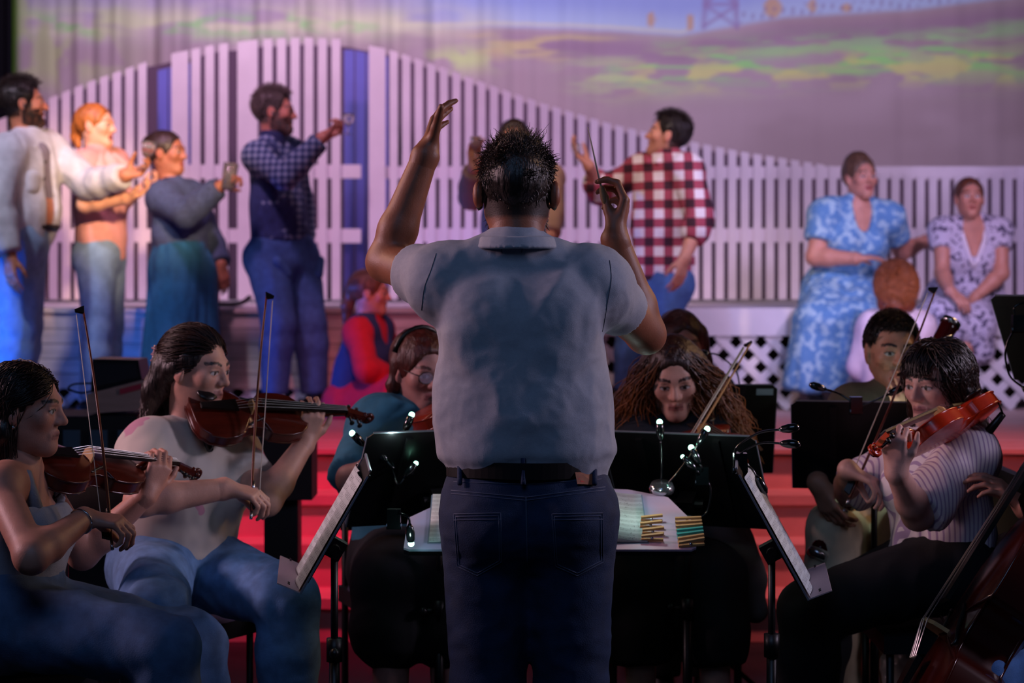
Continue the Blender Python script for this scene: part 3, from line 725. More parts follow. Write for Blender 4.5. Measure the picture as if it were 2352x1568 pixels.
for (cx, cy, rx, ry) in ((1775, 18, 21, 24), (1866, 14, 11, 16), (1496, 45, 9, 18), (1585, 52, 9, 20), (1945, 18, 14, 10)):
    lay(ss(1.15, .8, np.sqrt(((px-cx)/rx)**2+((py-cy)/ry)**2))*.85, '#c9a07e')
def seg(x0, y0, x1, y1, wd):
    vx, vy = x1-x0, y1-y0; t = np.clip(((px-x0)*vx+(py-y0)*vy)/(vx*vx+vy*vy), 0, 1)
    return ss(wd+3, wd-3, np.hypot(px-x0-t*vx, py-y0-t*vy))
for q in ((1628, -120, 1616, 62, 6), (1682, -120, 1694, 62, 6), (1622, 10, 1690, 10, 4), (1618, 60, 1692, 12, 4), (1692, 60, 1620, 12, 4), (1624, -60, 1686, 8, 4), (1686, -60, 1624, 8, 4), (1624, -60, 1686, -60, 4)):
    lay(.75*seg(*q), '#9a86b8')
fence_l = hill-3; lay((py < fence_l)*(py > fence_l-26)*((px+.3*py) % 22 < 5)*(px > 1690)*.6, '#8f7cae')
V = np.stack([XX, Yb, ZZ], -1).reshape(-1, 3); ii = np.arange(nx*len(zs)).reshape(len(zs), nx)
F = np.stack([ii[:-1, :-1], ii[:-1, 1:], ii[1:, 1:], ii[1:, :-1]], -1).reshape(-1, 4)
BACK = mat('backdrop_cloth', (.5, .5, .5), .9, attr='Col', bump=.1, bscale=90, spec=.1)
o = link_mesh('backdrop_curtain', V, F, BACK, None, True, C_.reshape(-1, 3)); struct(o, 'hanging backdrop cloth with a projected hill scene and windmill tower painted in', 'backdrop')
# dark masking leg curtain at the left and the dark hall
BLK = mat('black_drape', '#0b0b12', .95, spec=.1)
xs = np.linspace(P(-160, 0, 12.9)[0], P(27, 0, 12.9)[0], 40); V = []; F = []
for i, x in enumerate(xs): V += [(x, 12.9+.03*math.sin(i*1.3), .7), (x, 12.9+.03*math.sin(i*1.3), 4.6)]
F = [(2*i, 2*i+2, 2*i+3, 2*i+1) for i in range(39)]
struct(link_mesh('masking_curtain', V, F, BLK, None, True), 'black masking curtain at the left edge of the stage', 'curtain')
WALL = mat('hall_wall', '#15141a', .9)
for nm, c, d, lb in (('wall_back', (0, 15.0, 3), (14, .1, 6.2), 'dark wall behind the backdrop'), ('wall_left', (-6.9, 6, 3), (.1, 18, 6.2), 'dark left wall of the hall'), ('wall_right', (6.9, 6, 3), (.1, 18, 6.2), 'dark right wall of the hall'), ('ceiling', (0, 6, 6.1), (14, 18, .1), 'dark ceiling of the hall')):
    b = MB(); b.box(c, d); struct(b.build(nm, WALL), lb, nm.split('_')[0])
# ---------------------------------------------------------------- the conductor
DENIM_DK = mat('denim_dark', '#12294a', .85, noise=.22, nscale=26, bump=.35, bscale=420)
DENIM = mat('denim_mid', '#5b7fae', .85, noise=.20, nscale=22, bump=.3, bscale=380)
DENIM_LT = mat('denim_light', '#7b97b4', .85, noise=.18, nscale=20, bump=.3, bscale=380)
LEATHER = mat('black_leather', '#0c0c0e', .45)
def conductor():
    Y = 4.80
    J = {}
    J['shL'] = P(1014, 648, Y+.02); J['shR'] = P(1368, 660, Y+.02)
    J['hipL'] = P(1126, 1175, Y-.02); J['hipR'] = P(1302, 1175, Y-.02)
    J['elL'] = reach(J['shL'], 886, 602, .265, 1); J['wrL'] = reach(J['elL'], 980, 350, .275, -1)
    J['elR'] = reach(J['shR'], 1484, 768, .275, 1); J['wrR'] = reach(J['elR'], 1412, 545, .265, -1)
    J['knL'] = J['hipL']+np.array([-.005, .03, -.44]); J['knR'] = J['hipR']+np.array([.012, .02, -.44])
    J['anL'] = np.array([J['knL'][0]-.015, Y-.02, .08]); J['anR'] = np.array([J['knR'][0]+.02, Y-.02, .08])
    J['toeL'] = np.array([-.15, 1, 0]); J['toeR'] = np.array([.15, 1, 0])
    hd = Head(P(1187, 446, Y+.05), (.02, 1, -.08), sc=1.05)
    up = np.array([0, 0, 1.])
    hands = {'L': dict(d=nz(np.array([.16, .72, .80])), n=(1, .05, -.18), curl=(.30, .24, .22, .26), spread=-.05, thumb=(.25, 1.0, .05), tb=.0, sc=1.08),
             'R': dict(d=nz(np.array([.32, .25, 1.0])), n=(-.95, .20, .28), curl=(.78, .82, .9, 1.1), spread=.05, thumb=(1.0, .02, .62), tb=.12, sc=1.05)}
    POLO = mat('polo_cloth', '#a2a9b6', .8, noise=.05, nscale=120, bump=.25, bscale=700)
    lat, lp, pel, sh, u, f = dirs(J)
    def shirt(S):
        # blouse over the belt, shoulder blades, loose sleeves
        S.cap(P(1168, 1020, Y), P(1262, 1020, Y), .128, .130, .05)
        for x in (-1, 1): S.ell(sh+lat*x*.09-u*.10-f*.085, np.array([.07, .05, .10]), None, .06)
    def collar(rt):
        S = Sdf(); c = hd.w(0, -.034, -.118)
        S.cap(c+up*-.012-f*.004, c+up*.016-f*.004, .098, .082, .01, lat, 1.06, fa=1, fb=1)
        S.cap(c+up*-.02, c+up*.03, .064, .062, .006, lat, 1.06, op='-')
        return part_from(S, .0045, 'collar', POLO, rt, (.002, 12, (1, 1, 1), 3))
    def extra(rt, head, J, tips):
        collar(rt)
        # belt
        bc = (P(1208, 1068, Y-.02)); n = 64; V = []; F = []
        for i in range(n):
            a = 2*math.pi*i/n; rx, ry = .180, .137
            for (dr, dz) in ((.006, -.019), (.011, -.019), (.011, .019), (.006, .019)):
                V.append(bc+np.array([(rx+dr)*math.cos(a), (ry+dr)*math.sin(a), dz+.006*math.cos(a)+.004*math.sin(2*a)]))
        for i in range(n):
            for k in range(4): F.append((i*4+k, ((i+1) % n)*4+k, ((i+1) % n)*4+(k+1) % 4, i*4+(k+1) % 4))
        link_mesh('belt', V, F, LEATHER, rt, False)
        STI = mat('jean_stitch', '#46526c', .8)
        def surf(px, py, off=.004):
            """point on the back of the jeans under a pixel"""
            o = np.array([0, 0, CAMZ]); d = nz(np.array([(px-1176)/FPX, 1, -(py-HZ)/FPX]))
            hit = JT.ray_cast(Vector(o), Vector(d))
            q = np.array(hit[0]) if hit[0] is not None else P(px, py, Y-.12)
            return q-d*off
        from mathutils.bvhtree import BVHTree
        tr = [c for c in rt.children if c.name.startswith('trousers')][0]; me = tr.data; ofs = wloc(rt)
        JT = BVHTree.FromPolygons([Vector(np.array(v.co)+ofs) for v in me.vertices], [tuple(p.vertices) for p in me.polygons])
        def seam(name, pts, r=.0016, par=rt, m=STI, off=.001):
            b = MB(); b.tube([surf(*p, off) for p in pts], r, 5); return b.build(name, m, par, True)
        def lerp(a, c, n=8): return [(a[0]+(c[0]-a[0])*i/n, a[1]+(c[1]-a[1])*i/n) for i in range(n+1)]
        for x0, x1, xm in ((1042, 1150, 1096), (1268, 1384, 1326)):
            out = [(x0, 1180), (x1, 1178), (x1+2, 1290), (xm, 1322), (x0+8, 1300), (x0, 1180)]
            for k, (ga) in enumerate((0, 5)):
                cx = sum(p[0] for p in out[:-1])/5; cy = sum(p[1] for p in out[:-1])/5
                q = [((p[0]-cx)*(1-ga/60)+cx, (p[1]-cy)*(1-ga/60)+cy) for p in out]
                pts = []
                for i in range(5): pts += lerp(q[i], q[i+1])[:-1]
                pts.append(q[-1]); seam('pocket_seam', pts, .0013)
            seam('pocket_hem', lerp((x0, 1194), (x1, 1192)), .0013)
        seam('yoke_seam', lerp((1036, 1126), (1208, 1142))+lerp((1208, 1142), (1390, 1118))[1:]); seam('yoke_seam', lerp((1036, 1133), (1208, 1149))+lerp((1208, 1149), (1390, 1125))[1:], .0012)
        seam('centre_seam', lerp((1208, 1142), (1212, 1300), 12), .0018)
        seam('waistband_seam', lerp((1042, 1106), (1208, 1112))+lerp((1208, 1112), (1382, 1100))[1:], .0012)
        for xx in (1202, 1056, 1366):
            b = MB(); a = np.array([surf(xx, y, .017) for y in (1052, 1075, 1100, 1112)]); b.tube(a, .006, 6); b.build('belt_loop', DENIM_DK, rt, True)
        # leather patch with a worn red print
        LP = mat('patch_leather', '#9a5a3c', .6, noise=.2, nscale=60); q = [surf(*p, .009) for p in ((1319, 1075), (1368, 1077), (1370, 1113), (1326, 1111))]
        b = MB(); b.prism(q, (0, -1, .05), .0025); pt = b.build('leather_patch', LP, rt)
        RED = mat('patch_print', '#b0241c', .6)
        def onp(s, t): return (q[0]*(1-s)+q[1]*s)*(1-t)+(q[3]*(1-s)+q[2]*s)*t+np.array([0, -.0032, 0])
        for (s0, t0, s1, t1) in ((.12, .08, .88, .22), (.16, .30, .46, .52), (.54, .30, .86, .52), (.10, .62, .9, .68), (.2, .76, .8, .86)):
            b = MB(); b.prism([onp(s0, t0), onp(s1, t0), onp(s1, t1), onp(s0, t1)], (0, -1, 0), .0005); b.build('patch_print', RED, pt)
        # hair strands
        rng = np.random.RandomState(3); n = 8000
        v = rng.normal(size=(n, 3)); v /= np.linalg.norm(v, axis=1)[:, None]
        L = v*np.array([.080, .100, .090])+np.array([0, -.015, .036]); x, y, z = L.T
        keep = (z > -.062+.35*np.clip(y+.08, 0, 1)) & ~((y > .055) & (z < .055)) & ~((np.abs(x) > .058) & (y > -.045) & (z < .030))
        L = L[keep]; v = v[keep]; n = len(L); K = 6; s = np.linspace(0, 1, K)
        ln = (.009+.015*np.clip((L[:, 2]+.02)/.12, 0, 1)**1.3)*rng.uniform(.6, 1.25, n)
        hi = np.clip((L[:, 2]-.02)/.06, 0, 1); flow = np.stack([.25*np.sign(L[:, 0])*np.abs(L[:, 0])/.08*hi+.5*(vnoise(L*28+5)-.5)*2, .15-.8*np.clip(.4-L[:, 2]*6, 0, 1)*0+1.1*(vnoise(L*28+40)-.5)*2, -.75+.95*np.clip((L[:, 2]-.02)/.09, 0, 1)+.7*(vnoise(L*28+80)-.5)*2], 1)
        flow += rng.normal(size=(n, 3))*.28; D = v*(.50+.2*hi)[:, None]
        pth = L[:, None, :]+ln[:, None, None]*(D[:, None, :]*s[None, :, None]*(1-.35*s[None, :, None])+flow[:, None, :]*(s**1.6)[None, :, None])
        wv = rng.uniform(0, 6.3, (n, 1)); cw = .0035*hi[:, None]; pth[:, :, 0] += cw*np.sin(s[None]*9+wv)*s; pth[:, :, 1] += cw*np.cos(s[None]*9+wv)*s; pth[:, :, 2] += cw*np.cos(s[None]*7+wv*2)*s
        Wp = head.c+head.s*(pth@head.R.T); V, F = strands(Wp, rng.uniform(.0009, .0016, n)); V2, F2 = V, F
        hr = [c for c in rt.children if c.name.startswith('hair')][0]
        link_mesh('hair_strand', V2, F2, mat('strand_dark', '#3a2a22', .34), hr, True, off=wloc(rt))['kind'] = 'stuff'
        # beard rim strands along the jaw
        n = 700; x = rng.choice([-1, 1], n)*rng.uniform(.052, .066, n); z = rng.uniform(-.115, -.005, n); y = rng.uniform(-.002, .05, n)+np.clip(-z-.05, 0, 1)*.5
        x *= 1-np.clip(-z-.06, 0, 1)*5.5
        L = np.stack([x, y, z], 1); d = np.stack([.35*np.sign(x), .2+0*x, -.8+0*x], 1)+rng.normal(size=(n, 3))*.25
        pth = L[:, None, :]+(np.linspace(0, .016, 4))[None, :, None]*d[:, None, :]
        Wp = head.c+head.s*(pth@head.R.T); V, F = strands(Wp, np.full(n, .0011)); br = link_mesh('beard', V, F, mat('strand_dark'), rt, True); br['kind'] = 'stuff'
        # shirt seams
        stt = [c for c in rt.children if c.name.startswith('shirt')][0]; me = stt.data
        JT = BVHTree.FromPolygons([Vector(np.array(v.co)+ofs) for v in me.vertices], [tuple(p.vertices) for p in me.polygons])
        SM = mat('shirt_seam', '#3c4658', .9)
        for pts in ([(1400, 598), (1404, 640), (1396, 690), (1388, 740), (1383, 762)], [(1002, 582), (990, 620), (975, 660), (968, 712)]):
            b = MB(); b.tube([surf(*p, .0) for p in spline([np.array([*p, 0.]) for p in pts], 5) for p in [p[:2]]], .0012, 5); b.build('shoulder_seam', SM, rt, True)
        for a, c in (((1152, 572), (1153, 582)), ((1200, 568), (1198, 580))):
            b = MB(); b.tube([surf(*a, .0005), surf(*c, .0005)], .0009, 4); b.build('label_stitch', SM, rt)
    top = dict(mat=POLO, inf=.016, sinf=.25, sleeve=.50, hem=.136, h=.0062, wr=(.012, 4.2, (1.1, 1, .8), 2), fn=shirt, wr2=(.0035, 13, (1, 1, 1.2), 12))
    rt, tips = person('conductor in a grey polo and dark jeans with both arms raised', J, skin='#935b42', hairc='#231915', ear_out=.010, g=1.12, h=.007, hh=.0042, head=hd, beard=.9,
        hands=hands, top=top, bottom=dict(mat=DENIM_DK, inf=.012, h=.0068, top=.140, flare=.008, wr=(.006, 7, (1, 1, 1.6), 8)), hair=hair_short(.001, -.02, .3, .0), extra=extra, neckr=.064, arm0=.054, sw=.985)
    # baton held between thumb and index finger
    tp = (tips['R'][0]+tips['R'][4])/2
    e = P(1350, 292, tp[1]+.06); d = nz(e-tp); br = root('baton', tp, 'thin conducting baton in the raised right hand of the conductor', 'baton')
    b = MB(); b.tube([tp-d*.01, tp+d*.10, e], [.0028, .0022, .0010], 8); b.build('shaft', mat('baton_wood', '#a89a90', .5), br, True)
    b = MB(); b.lathe([(.002, 0), (.006, .008), (.008, .022), (.0065, .04), (.003, .05)], tp-d*.055, d, 10); b.build('handle', mat('baton_cork', '#8a6a48', .7), br, True)
conductor()
# ---------------------------------------------------------------- instruments
VARN = mat('violin_varnish', '#7a2410', .22, noise=.25, nscale=14, stretch=(1, 5, 1), spec=.6)
VARN2 = mat('violin_varnish_dark', '#4a160c', .25, noise=.25, nscale=14, stretch=(1, 5, 1), spec=.6)
VARN3 = mat('cello_varnish', '#3c100a', .2, noise=.25, nscale=8, stretch=(1, 4, 1), spec=.7)
EBONY = mat('ebony', '#0e0c0c', .35); STEEL = mat('steel_string', '#b8b8b8', .3, metal=.9); MAPLE = mat('maple', '#c49a62', .5)
HORSE = mat('horsehair', '#d8d0c0', .6); PERN = mat('bow_wood', '#5a2414', .35); SILV = mat('silver', '#c8c8cc', .25, metal=1)
OUT = [(0, .0), (.0, .040), (.010, .072), (.035, .095), (.070, .104), (.105, .098), (.128, .086), (.137, .082), (.139, .078), (.150, .062), (.178, .0545), (.205, .060), (.218, .073), (.2195, .078), (.228, .079), (.250, .083), (.285, .083), (.320, .072), (.342, .050), (.353, .024), (.356, 0)]
def outline():
    up = [np.array([x, y]) for x, y in OUT]; dn = [np.array([x, -y]) for x, y in OUT[1:-1]][::-1]
    return np.array(up+dn)
def instrument(name, label, varn, ks=1., rib=.030, cello=False):
    rt = root(name, (0, 0, 0), label, 'cello' if cello else 'violin')
    o = outline(); n = len(o); cx = .178
    def plate(z0, h, sgn, ov):
        V = []; F = []; sc = (1, .97, .90, .72, .42, .12)
        for s in sc:
            arch = h*(1-((s-.12)/.88)**2) if s < .98 else 0
            arch = 0 if s >= .97 else h*(1-(s/.97)**2.2)
            for x, y in o: V.append(((cx+(x-cx)*(s*(1+ov)))*ks, y*s*(1+ov)*ks, (z0+sgn*arch)*ks))
        for k in range(len(sc)-1):
            for i in range(n):
                q = (k*n+i, k*n+(i+1) % n, (k+1)*n+(i+1) % n, (k+1)*n+i); F.append(q if sgn < 0 else q[::-1])
        c = len(sc)-1; F.append(tuple(c*n+i for i in (range(n) if sgn < 0 else range(n-1, -1, -1))))
        # edge thickness
        V += [((cx+(x-cx)*(1+ov))*ks, y*(1+ov)*ks, (z0-sgn*.004)*ks) for x, y in o]; e = len(sc)*n
        for i in range(n): F.append((e+i, e+(i+1) % n, (i+1) % n, i) if sgn < 0 else (i, (i+1) % n, e+(i+1) % n, e+i))
        F.append(tuple(e+i for i in (range(n-1, -1, -1) if sgn < 0 else range(n))))
        return V, F
    V, F = plate(rib+.004, .014, 1, .025); link_mesh('top_plate', V, F, varn, rt, True)
    V, F = plate(-.004, .012, -1, .025); link_mesh('back_plate', V, F, varn, rt, True)
    V = [(x*ks, y*ks, z*ks) for z in (-.001, rib+.001) for x, y in o]; F = [((i+1) % n, i, i+n, (i+1) % n+n) for i in range(n)]
    link_mesh('ribs', V, F, varn, rt, True)
    b = MB()
    tz = rib+.018
    for y in (-1, 1):
        pts = spline([(.150, y*.046, tz-.007), (.158, y*.053, tz-.010), (.178, y*.044, tz-.005), (.200, y*.036, tz-.002), (.208, y*.030, tz)], 4)
        b = MB(); b.tube([np.array(p)*ks for p in pts], .0032*ks, 5); b.build('f_hole', EBONY, rt, True)
    b = MB(); b.prism([np.array(p)*ks for p in ((.015, -.010, tz+.004), (.015, .010, tz+.004), (.125, .022, tz+.010), (.125, -.022, tz+.010))], (0, 0, 1), .007*ks); b.build('tailpiece', EBONY, rt)
    b = MB(); b.prism([np.array((.168, y, tz-.004+z))*ks for y, z in ((-.021, 0), (-.014, .006), (0, .007), (.014, .006), (.021, 0), (.019, .022), (.010, .033), (-.010, .033), (-.019, .022))], (1, 0, 0), .005*ks); b.build('bridge', MAPLE, rt)
    b = MB(); b.prism([np.array(p)*ks for p in ((.205, -.021, tz+.017), (.205, .021, tz+.017), (.480, .012, tz+.010), (.480, -.012, tz+.010))], (0, 0, 1), .006*ks); b.build('fingerboard', EBONY, rt)
    b = MB(); b.tube([np.array(p)*ks for p in ((.345, 0, rib*.5+.004), (.372, 0, rib+.010), (.47, 0, tz-.002), (.49, 0, tz-.002))], [.014*ks, .013*ks, .011*ks, .011*ks], 8); b.build('neck', varn, rt, True)
    b = MB(); b.prism([np.array(p)*ks for p in ((.482, -.012, tz-.010), (.482, .012, tz-.010), (.555, .008, tz-.030), (.555, -.008, tz-.030))], (0, 0, 1), .022*ks); pb = b.build('pegbox', varn, rt)
    pts = []
    for i in range(26):
        a = i/25*4*math.pi; r = .019*(1-i/25*.8); pts.append(np.array((.566+r*math.cos(a+2.2), 0, tz-.020+r*math.sin(a+2.2)))*ks)
    b = MB(); b.tube(pts, [(.008-.004*i/25)*ks for i in range(26)], 6); b.tube([np.array((.566, -.013, tz-.020))*ks, np.array((.566, .013, tz-.020))*ks], .007*ks, 8); b.build('scroll', varn, rt, True)
    for i in range(4):
        x = .494+.015*i; s = 1 if i % 2 else -1; b = MB()
        b.tube([np.array((x, -s*.014, tz-.008-.005*i))*ks, np.array((x, s*.030, tz-.008-.005*i))*ks], [.003*ks, .004*ks], 6); b.ball(np.array((x, s*.036, tz-.008-.005*i))*ks, np.array([.008, .006, .009])*ks, 8); b.build('tuning_peg', EBONY, rt, True)
    for i in range(4):
        y = (i-1.5); b = MB(); b.tube([np.array(p)*ks for p in ((.124, y*.010, tz+.017), (.1705, y*.0115, tz+.0305-.002*abs(y)), (.480, y*.0055, tz+.018))], .0007*ks, 4); b.build('string', STEEL, rt)
    if not cello:
        b = MB(); b.ball((.045*ks, .045*ks, (tz+.012)*ks), np.array([.032, .030, .008])*ks, 10); b.build('chin_rest', EBONY, rt, True)
        b = MB(); b.tube([(.05, -.085, -.035), (.06, 0, -.050), (.05, .085, -.035)], [.010, .014, .010], 8); b.tube([(.05, -.085, -.035), (.05, -.098, .0)], .003, 5); b.tube([(.05, .085, -.035), (.05, .098, .0)], .003, 5); b.build('shoulder_rest', EBONY, rt, True)
    else:
        b = MB(); b.tube([(0, 0, rib*.5*ks), (-.30, 0, rib*.5*ks)], .005, 6); b.build('endpin', STEEL, rt, True)
    return rt
def mframe(a, b, nrm):
    x = nz(np.asarray(b)-a); nrm = np.asarray(nrm, float); z = nz(nrm-x*(nrm@x)); y = np.cross(z, x)
    return Matrix(((x[0], y[0], z[0], a[0]), (x[1], y[1], z[1], a[1]), (x[2], y[2], z[2], a[2]), (0, 0, 0, 1)))
def set_frame(o, a, b, nrm):
    m = mframe(a, b, nrm); o.location = m.to_translation(); o.rotation_mode = 'XYZ'; o.rotation_euler = m.to_euler(); return o
def bow_thing(label, a, b, nrm, L=.74, wood=None):
    """a: screw end, b: tip direction point; nrm: side on which the hair hangs"""
    rt = root('bow', (0, 0, 0), label, 'bow', 'string players bows')
    b_ = MB(); pts = [(L*t, 0, .012*(1-(2*t-1)**2)*-.6) for t in np.linspace(0, 1, 14)]; b_.tube(pts, [.0042-.0014*t for t in np.linspace(0, 1, 14)], 8); b_.build('stick', wood or PERN, rt, True)
    b_ = MB(); b_.box((L*.5+.02, 0, .0185), (L-.085, .009, .0014)); b_.build('bow_hair', HORSE, rt)
    b_ = MB(); b_.prism([(.018, -.006, .003), (.068, -.006, .003), (.074, -.006, .020), (.026, -.006, .022)], (0, 1, 0), .012); fr = b_.build('frog', EBONY, rt)
    b_ = MB(); b_.tube([(-.012, 0, 0), (.010, 0, 0)], .0045, 8); b_.build('screw', SILV, rt, True)
    b_ = MB(); b_.tube([(.076, 0, 0), (.105, 0, 0)], .0052, 8); b_.build('grip', SILV, rt, True)
    b_ = MB(); b_.prism([(L-.020, -.004, -.002), (L+.004, -.004, -.004), (L-.006, -.004, .022), (L-.012, -.004, .021)], (0, 1, 0), .008); b_.build('tip', EBONY, rt)
    return set_frame(rt, a, b, nrm)
# ---------------------------------------------------------------- cast on the stage
def cloth(nm, c, **k): return mat(nm, c, k.pop('rough', .85), noise=k.pop('noise', .08), nscale=k.pop('nscale', 30), bump=k.pop('bump', .2), bscale=300, **k)
GLASS = mat('drink_glass', (.95, .97, 1), .05, trans=.9, spec=.6)
def drink(label, c, up=(0, 0, 1), liquid=None, stem=True, s=1.0, name='drinking_glass'):
    rt = root(name, c, label, 'glass'); c = np.asarray(c, float); up = nz(up)
    pr = [(.030, -.075), (.030, -.072), (.004, -.068), (.004, -.02), (.020, -.012), (.034, .012), (.036, .035), (.032, .060), (.030, .060), (.034, .035), (.032, .014), (.018, -.009), (.002, -.010)] if stem else [(.030, -.06), (.034, .06), (.031, .06), (.028, -.054), (.001, -.054)]
    b = MB(); b.lathe([(r*s, z*s) for r, z in pr], c, up, 18); b.build('bowl', GLASS, rt, True)
    if liquid:
        b = MB(); b.lathe([(.001, -.008*s), (.018*s, -.006*s), (.0325*s, .014*s), (.0325*s, .026*s), (.001, .026*s)] if stem else [(.001, -.052*s), (.0275*s, -.052*s), (.030*s, .02*s), (.001, .02*s)], c, up, 16); b.build('drink', mat('drink_'+liquid, liquid, .1), rt, True)
    return rt
def yawdir(a, dz=0): a = math.radians(a); return np.array([math.sin(a), math.cos(a), dz])
def setarm(J, s_, el, wr, Lu=None, Lf=None, su=1, sf=1):
    Ht = J['Ht']; Lu = Lu or .172*Ht; Lf = Lf or .148*Ht
    J['el'+s_] = reach(J['sh'+s_], *el, Lu, su); J['wr'+s_] = reach(J['el'+s_], *wr, Lf, sf)
def check(N, L, x, y, z, o, base, dark, mid, p=.1, wdt=.5):
    a = stripe(N, L, x, p, wdt, 0); b = stripe(N, L, z, p, wdt, 0)
    both = mth(N, L, 'MULTIPLY', a, b); one = mth(N, L, 'MAXIMUM', a, b)
    return mixc(N, L, both, mixc(N, L, one, base, mid), dark)
CAST = 'singers on the stage'
HS = .0105
# -- man in the pale denim jacket, far left, seen from his right side facing right
def jacket_man():
    J = standing(45, 10.0, STZ, 1.74, 80, lean=(.02, 0))
    a = P(62, 300, 10.0)
    J['shL'] = P(110, 345, 10.16); J['shR'] = P(18, 350, 9.86)
    J['elR'] = reach(J['shR'], -8, 470, .30, -1); J['wrR'] = reach(J['elR'], 22, 590, .27, -1)
    J['elL'] = reach(J['shL'], 205, 425, .30, -1); J['wrL'] = reach(J['elL'], 290, 402, .26, -1)
    hd = Head(P(55, 240, 10.0), yawdir(76, .10), sc=1.05)
    JK = cloth('jacket_denim', '#b9bcc4', noise=.12)
    def extra(rt, head, J, tips):
        lat, lp, pel, sh, u, f = dirs(J)
        S = Sdf(); c = pel+u*.09+f*.03
        for t0, t1, r0, r1 in ((-.03, .16, .112, .112), (.16, .36, .112, .09)): S.cap(c+u*t0, c+u*t1, r0, r1, .03, lat, 1.1)
        part_from(S, .011, 'undershirt', cloth('grey_shirt', '#7d7784'), rt)
        S = Sdf(); nb = sh+u*.07
        for x in (-1, 1): S.cap(nb+lat*x*.07-f*.03, nb+lat*x*.075+f*.08-u*.06, .022, .026, .02)
        S.cap(nb+lat*-.07-f*.05, nb+lat*.07-f*.05, .026, .026, .02); part_from(S, .01, 'collar', JK, rt)
        for i in range(5):
            b = MB(); b.ball(sh-u*(.05+.085*i)+f*.148+lat*.05, .009, 8); b.build('button', mat('brass', '#6a6258', .4, metal=.8), rt, True)
        b = MB(); b.tube([pel+u*.10+f*.165+lat*x for x in (-.07, 0, .07)], .018, 6); b.build('belt', LEATHER, rt, True)
        S = Sdf(); S.cap(sh-u*.13+f*.118+lat*.10, sh-u*.19+f*.122+lat*.10, .034, .034, .02, lat, 1.5); part_from(S, .011, 'chest_pocket', JK, rt)
    person('bearded dark-haired man in a pale denim jacket raising a red drink', J, skin='#b97a5c', hairc='#1b1412', g=1.12, h=HS, hh=.0052, head=hd, mouth=.5, beard=.95,
        hands={'L': dict(d=nz(np.array([.9, 0, .25])), n=(.2, -.6, .7), curl=(.8,)*4, thumb=(.5, .5, .7)), 'R': dict(d=(.1, -.2, -1), n=(.5, .8, 0), curl=(.35,)*4)},
        top=dict(mat=JK, name='jacket', sleeve=1.92, inf=.022, hem=.02, fn=lambda S: S.ell(dirs(J)[2]+dirs(J)[4]*.22+dirs(J)[5]*.14, np.array([.045, .07, .36]), np.stack([dirs(J)[0], dirs(J)[5], dirs(J)[4]], 1), .012, '-'), wr=(.009, 9, (1, 1, .5), 4)), bottom=dict(mat=DENIM_LT, inf=.02, flare=.008), hair=hair_short(.012, -.008, .6), extra=extra, group=CAST, belly=.02, crop=crop_hair(1600, '#171010', '#2c2019', .22, .012, 41, .003))
    drink('stemmed glass of red drink held out by the denim jacket man', P(338, 352, J['wrL'][1]-.05), (.25, 0, 1), '#b01030')
jacket_man()
def pink_woman():
    Y = 10.45; J = standing(232, Y, STZ, 1.64, 95, True); J['Ht'] = 1.64
    J['shR'] = P(196, 380, Y-.13); J['shL'] = P(262, 375, Y+.13)
    setarm(J, 'R', (196, 470), (292, 455), su=-1, sf=-1); J['elL'] = reach(J['shL'], 275, 470, .28, 1); J['wrL'] = reach(J['elL'], 318, 440, .24, -1)
    hd = Head(P(222, 290, Y), yawdir(105, .02), sc=.98)
    def hair(S, hd):
        hair_cap(S, hd, .008, (.11, -.035, .070, .085, .10)); S.ell(hd.w(0, -.112, .0), .032, None, .02); locks(S, hd, [(0, -.11, .0), (-.01, -.125, -.05), (.0, -.11, -.10)], [.028, .026, .016])
        for x in (-1, 1): S.ell(hd.w(x*.09, .0, -.02), np.array([.02, .03, .04]), hd.R, .01, '-')
    def ruffle(rt, head, J, tips):
        lat, lp, pel, sh, u, f = dirs(J); n = 48; V = []; F = []
        for i in range(n+1):
            a = 2*math.pi*i/n
            for k, (r, z) in enumerate(((.075, .055), (.125, .03), (.175, -.02), (.18, -.06))):
                w_ = 1+.10*math.sin(11*a)*(k/3); V.append(sh+lat*(r*1.15*w_*math.cos(a))+f*(r*.85*w_*math.sin(a)+.01)+u*(z+.012*math.sin(11*a+1)))
        for i in range(n):
            for k in range(3): F.append((i*4+k, (i+1)*4+k, (i+1)*4+k+1, i*4+k+1))
        link_mesh('ruffle', V, F, cloth('pink_ruffle', '#e0a89c'), rt, True)
    person('woman in a pink ruffled blouse and light jeans with hair tied back', J, skin='#e0a98c', hairc='#a8642e', g=.98, fem=True, h=HS, hh=.0052, head=hd, mouth=.9, lips='#a03c3c',
        hands={'R': dict(d=(1, 0, .35), n=(0, -.3, 1), curl=(.6,)*4), 'L': dict(d=(.9, 0, .4), n=(0, -.5, .8), curl=(.7,)*4)},
        top=dict(mat=cloth('pink_knit', '#d89a90', bump=.4), name='blouse', sleeve=.35, inf=.014, hem=-.03, wr=(.006, 9, (1, 1, .6), 2)), bottom=dict(mat=DENIM_LT, inf=.008, flare=.012), hair=hair, extra=ruffle, group=CAST)
    drink('small amber cup held close by the woman in pink', P(336, 426, J['wrL'][1]-.03), (.1, 0, 1), '#8a5a20', False, .6, 'cup')
pink_woman()
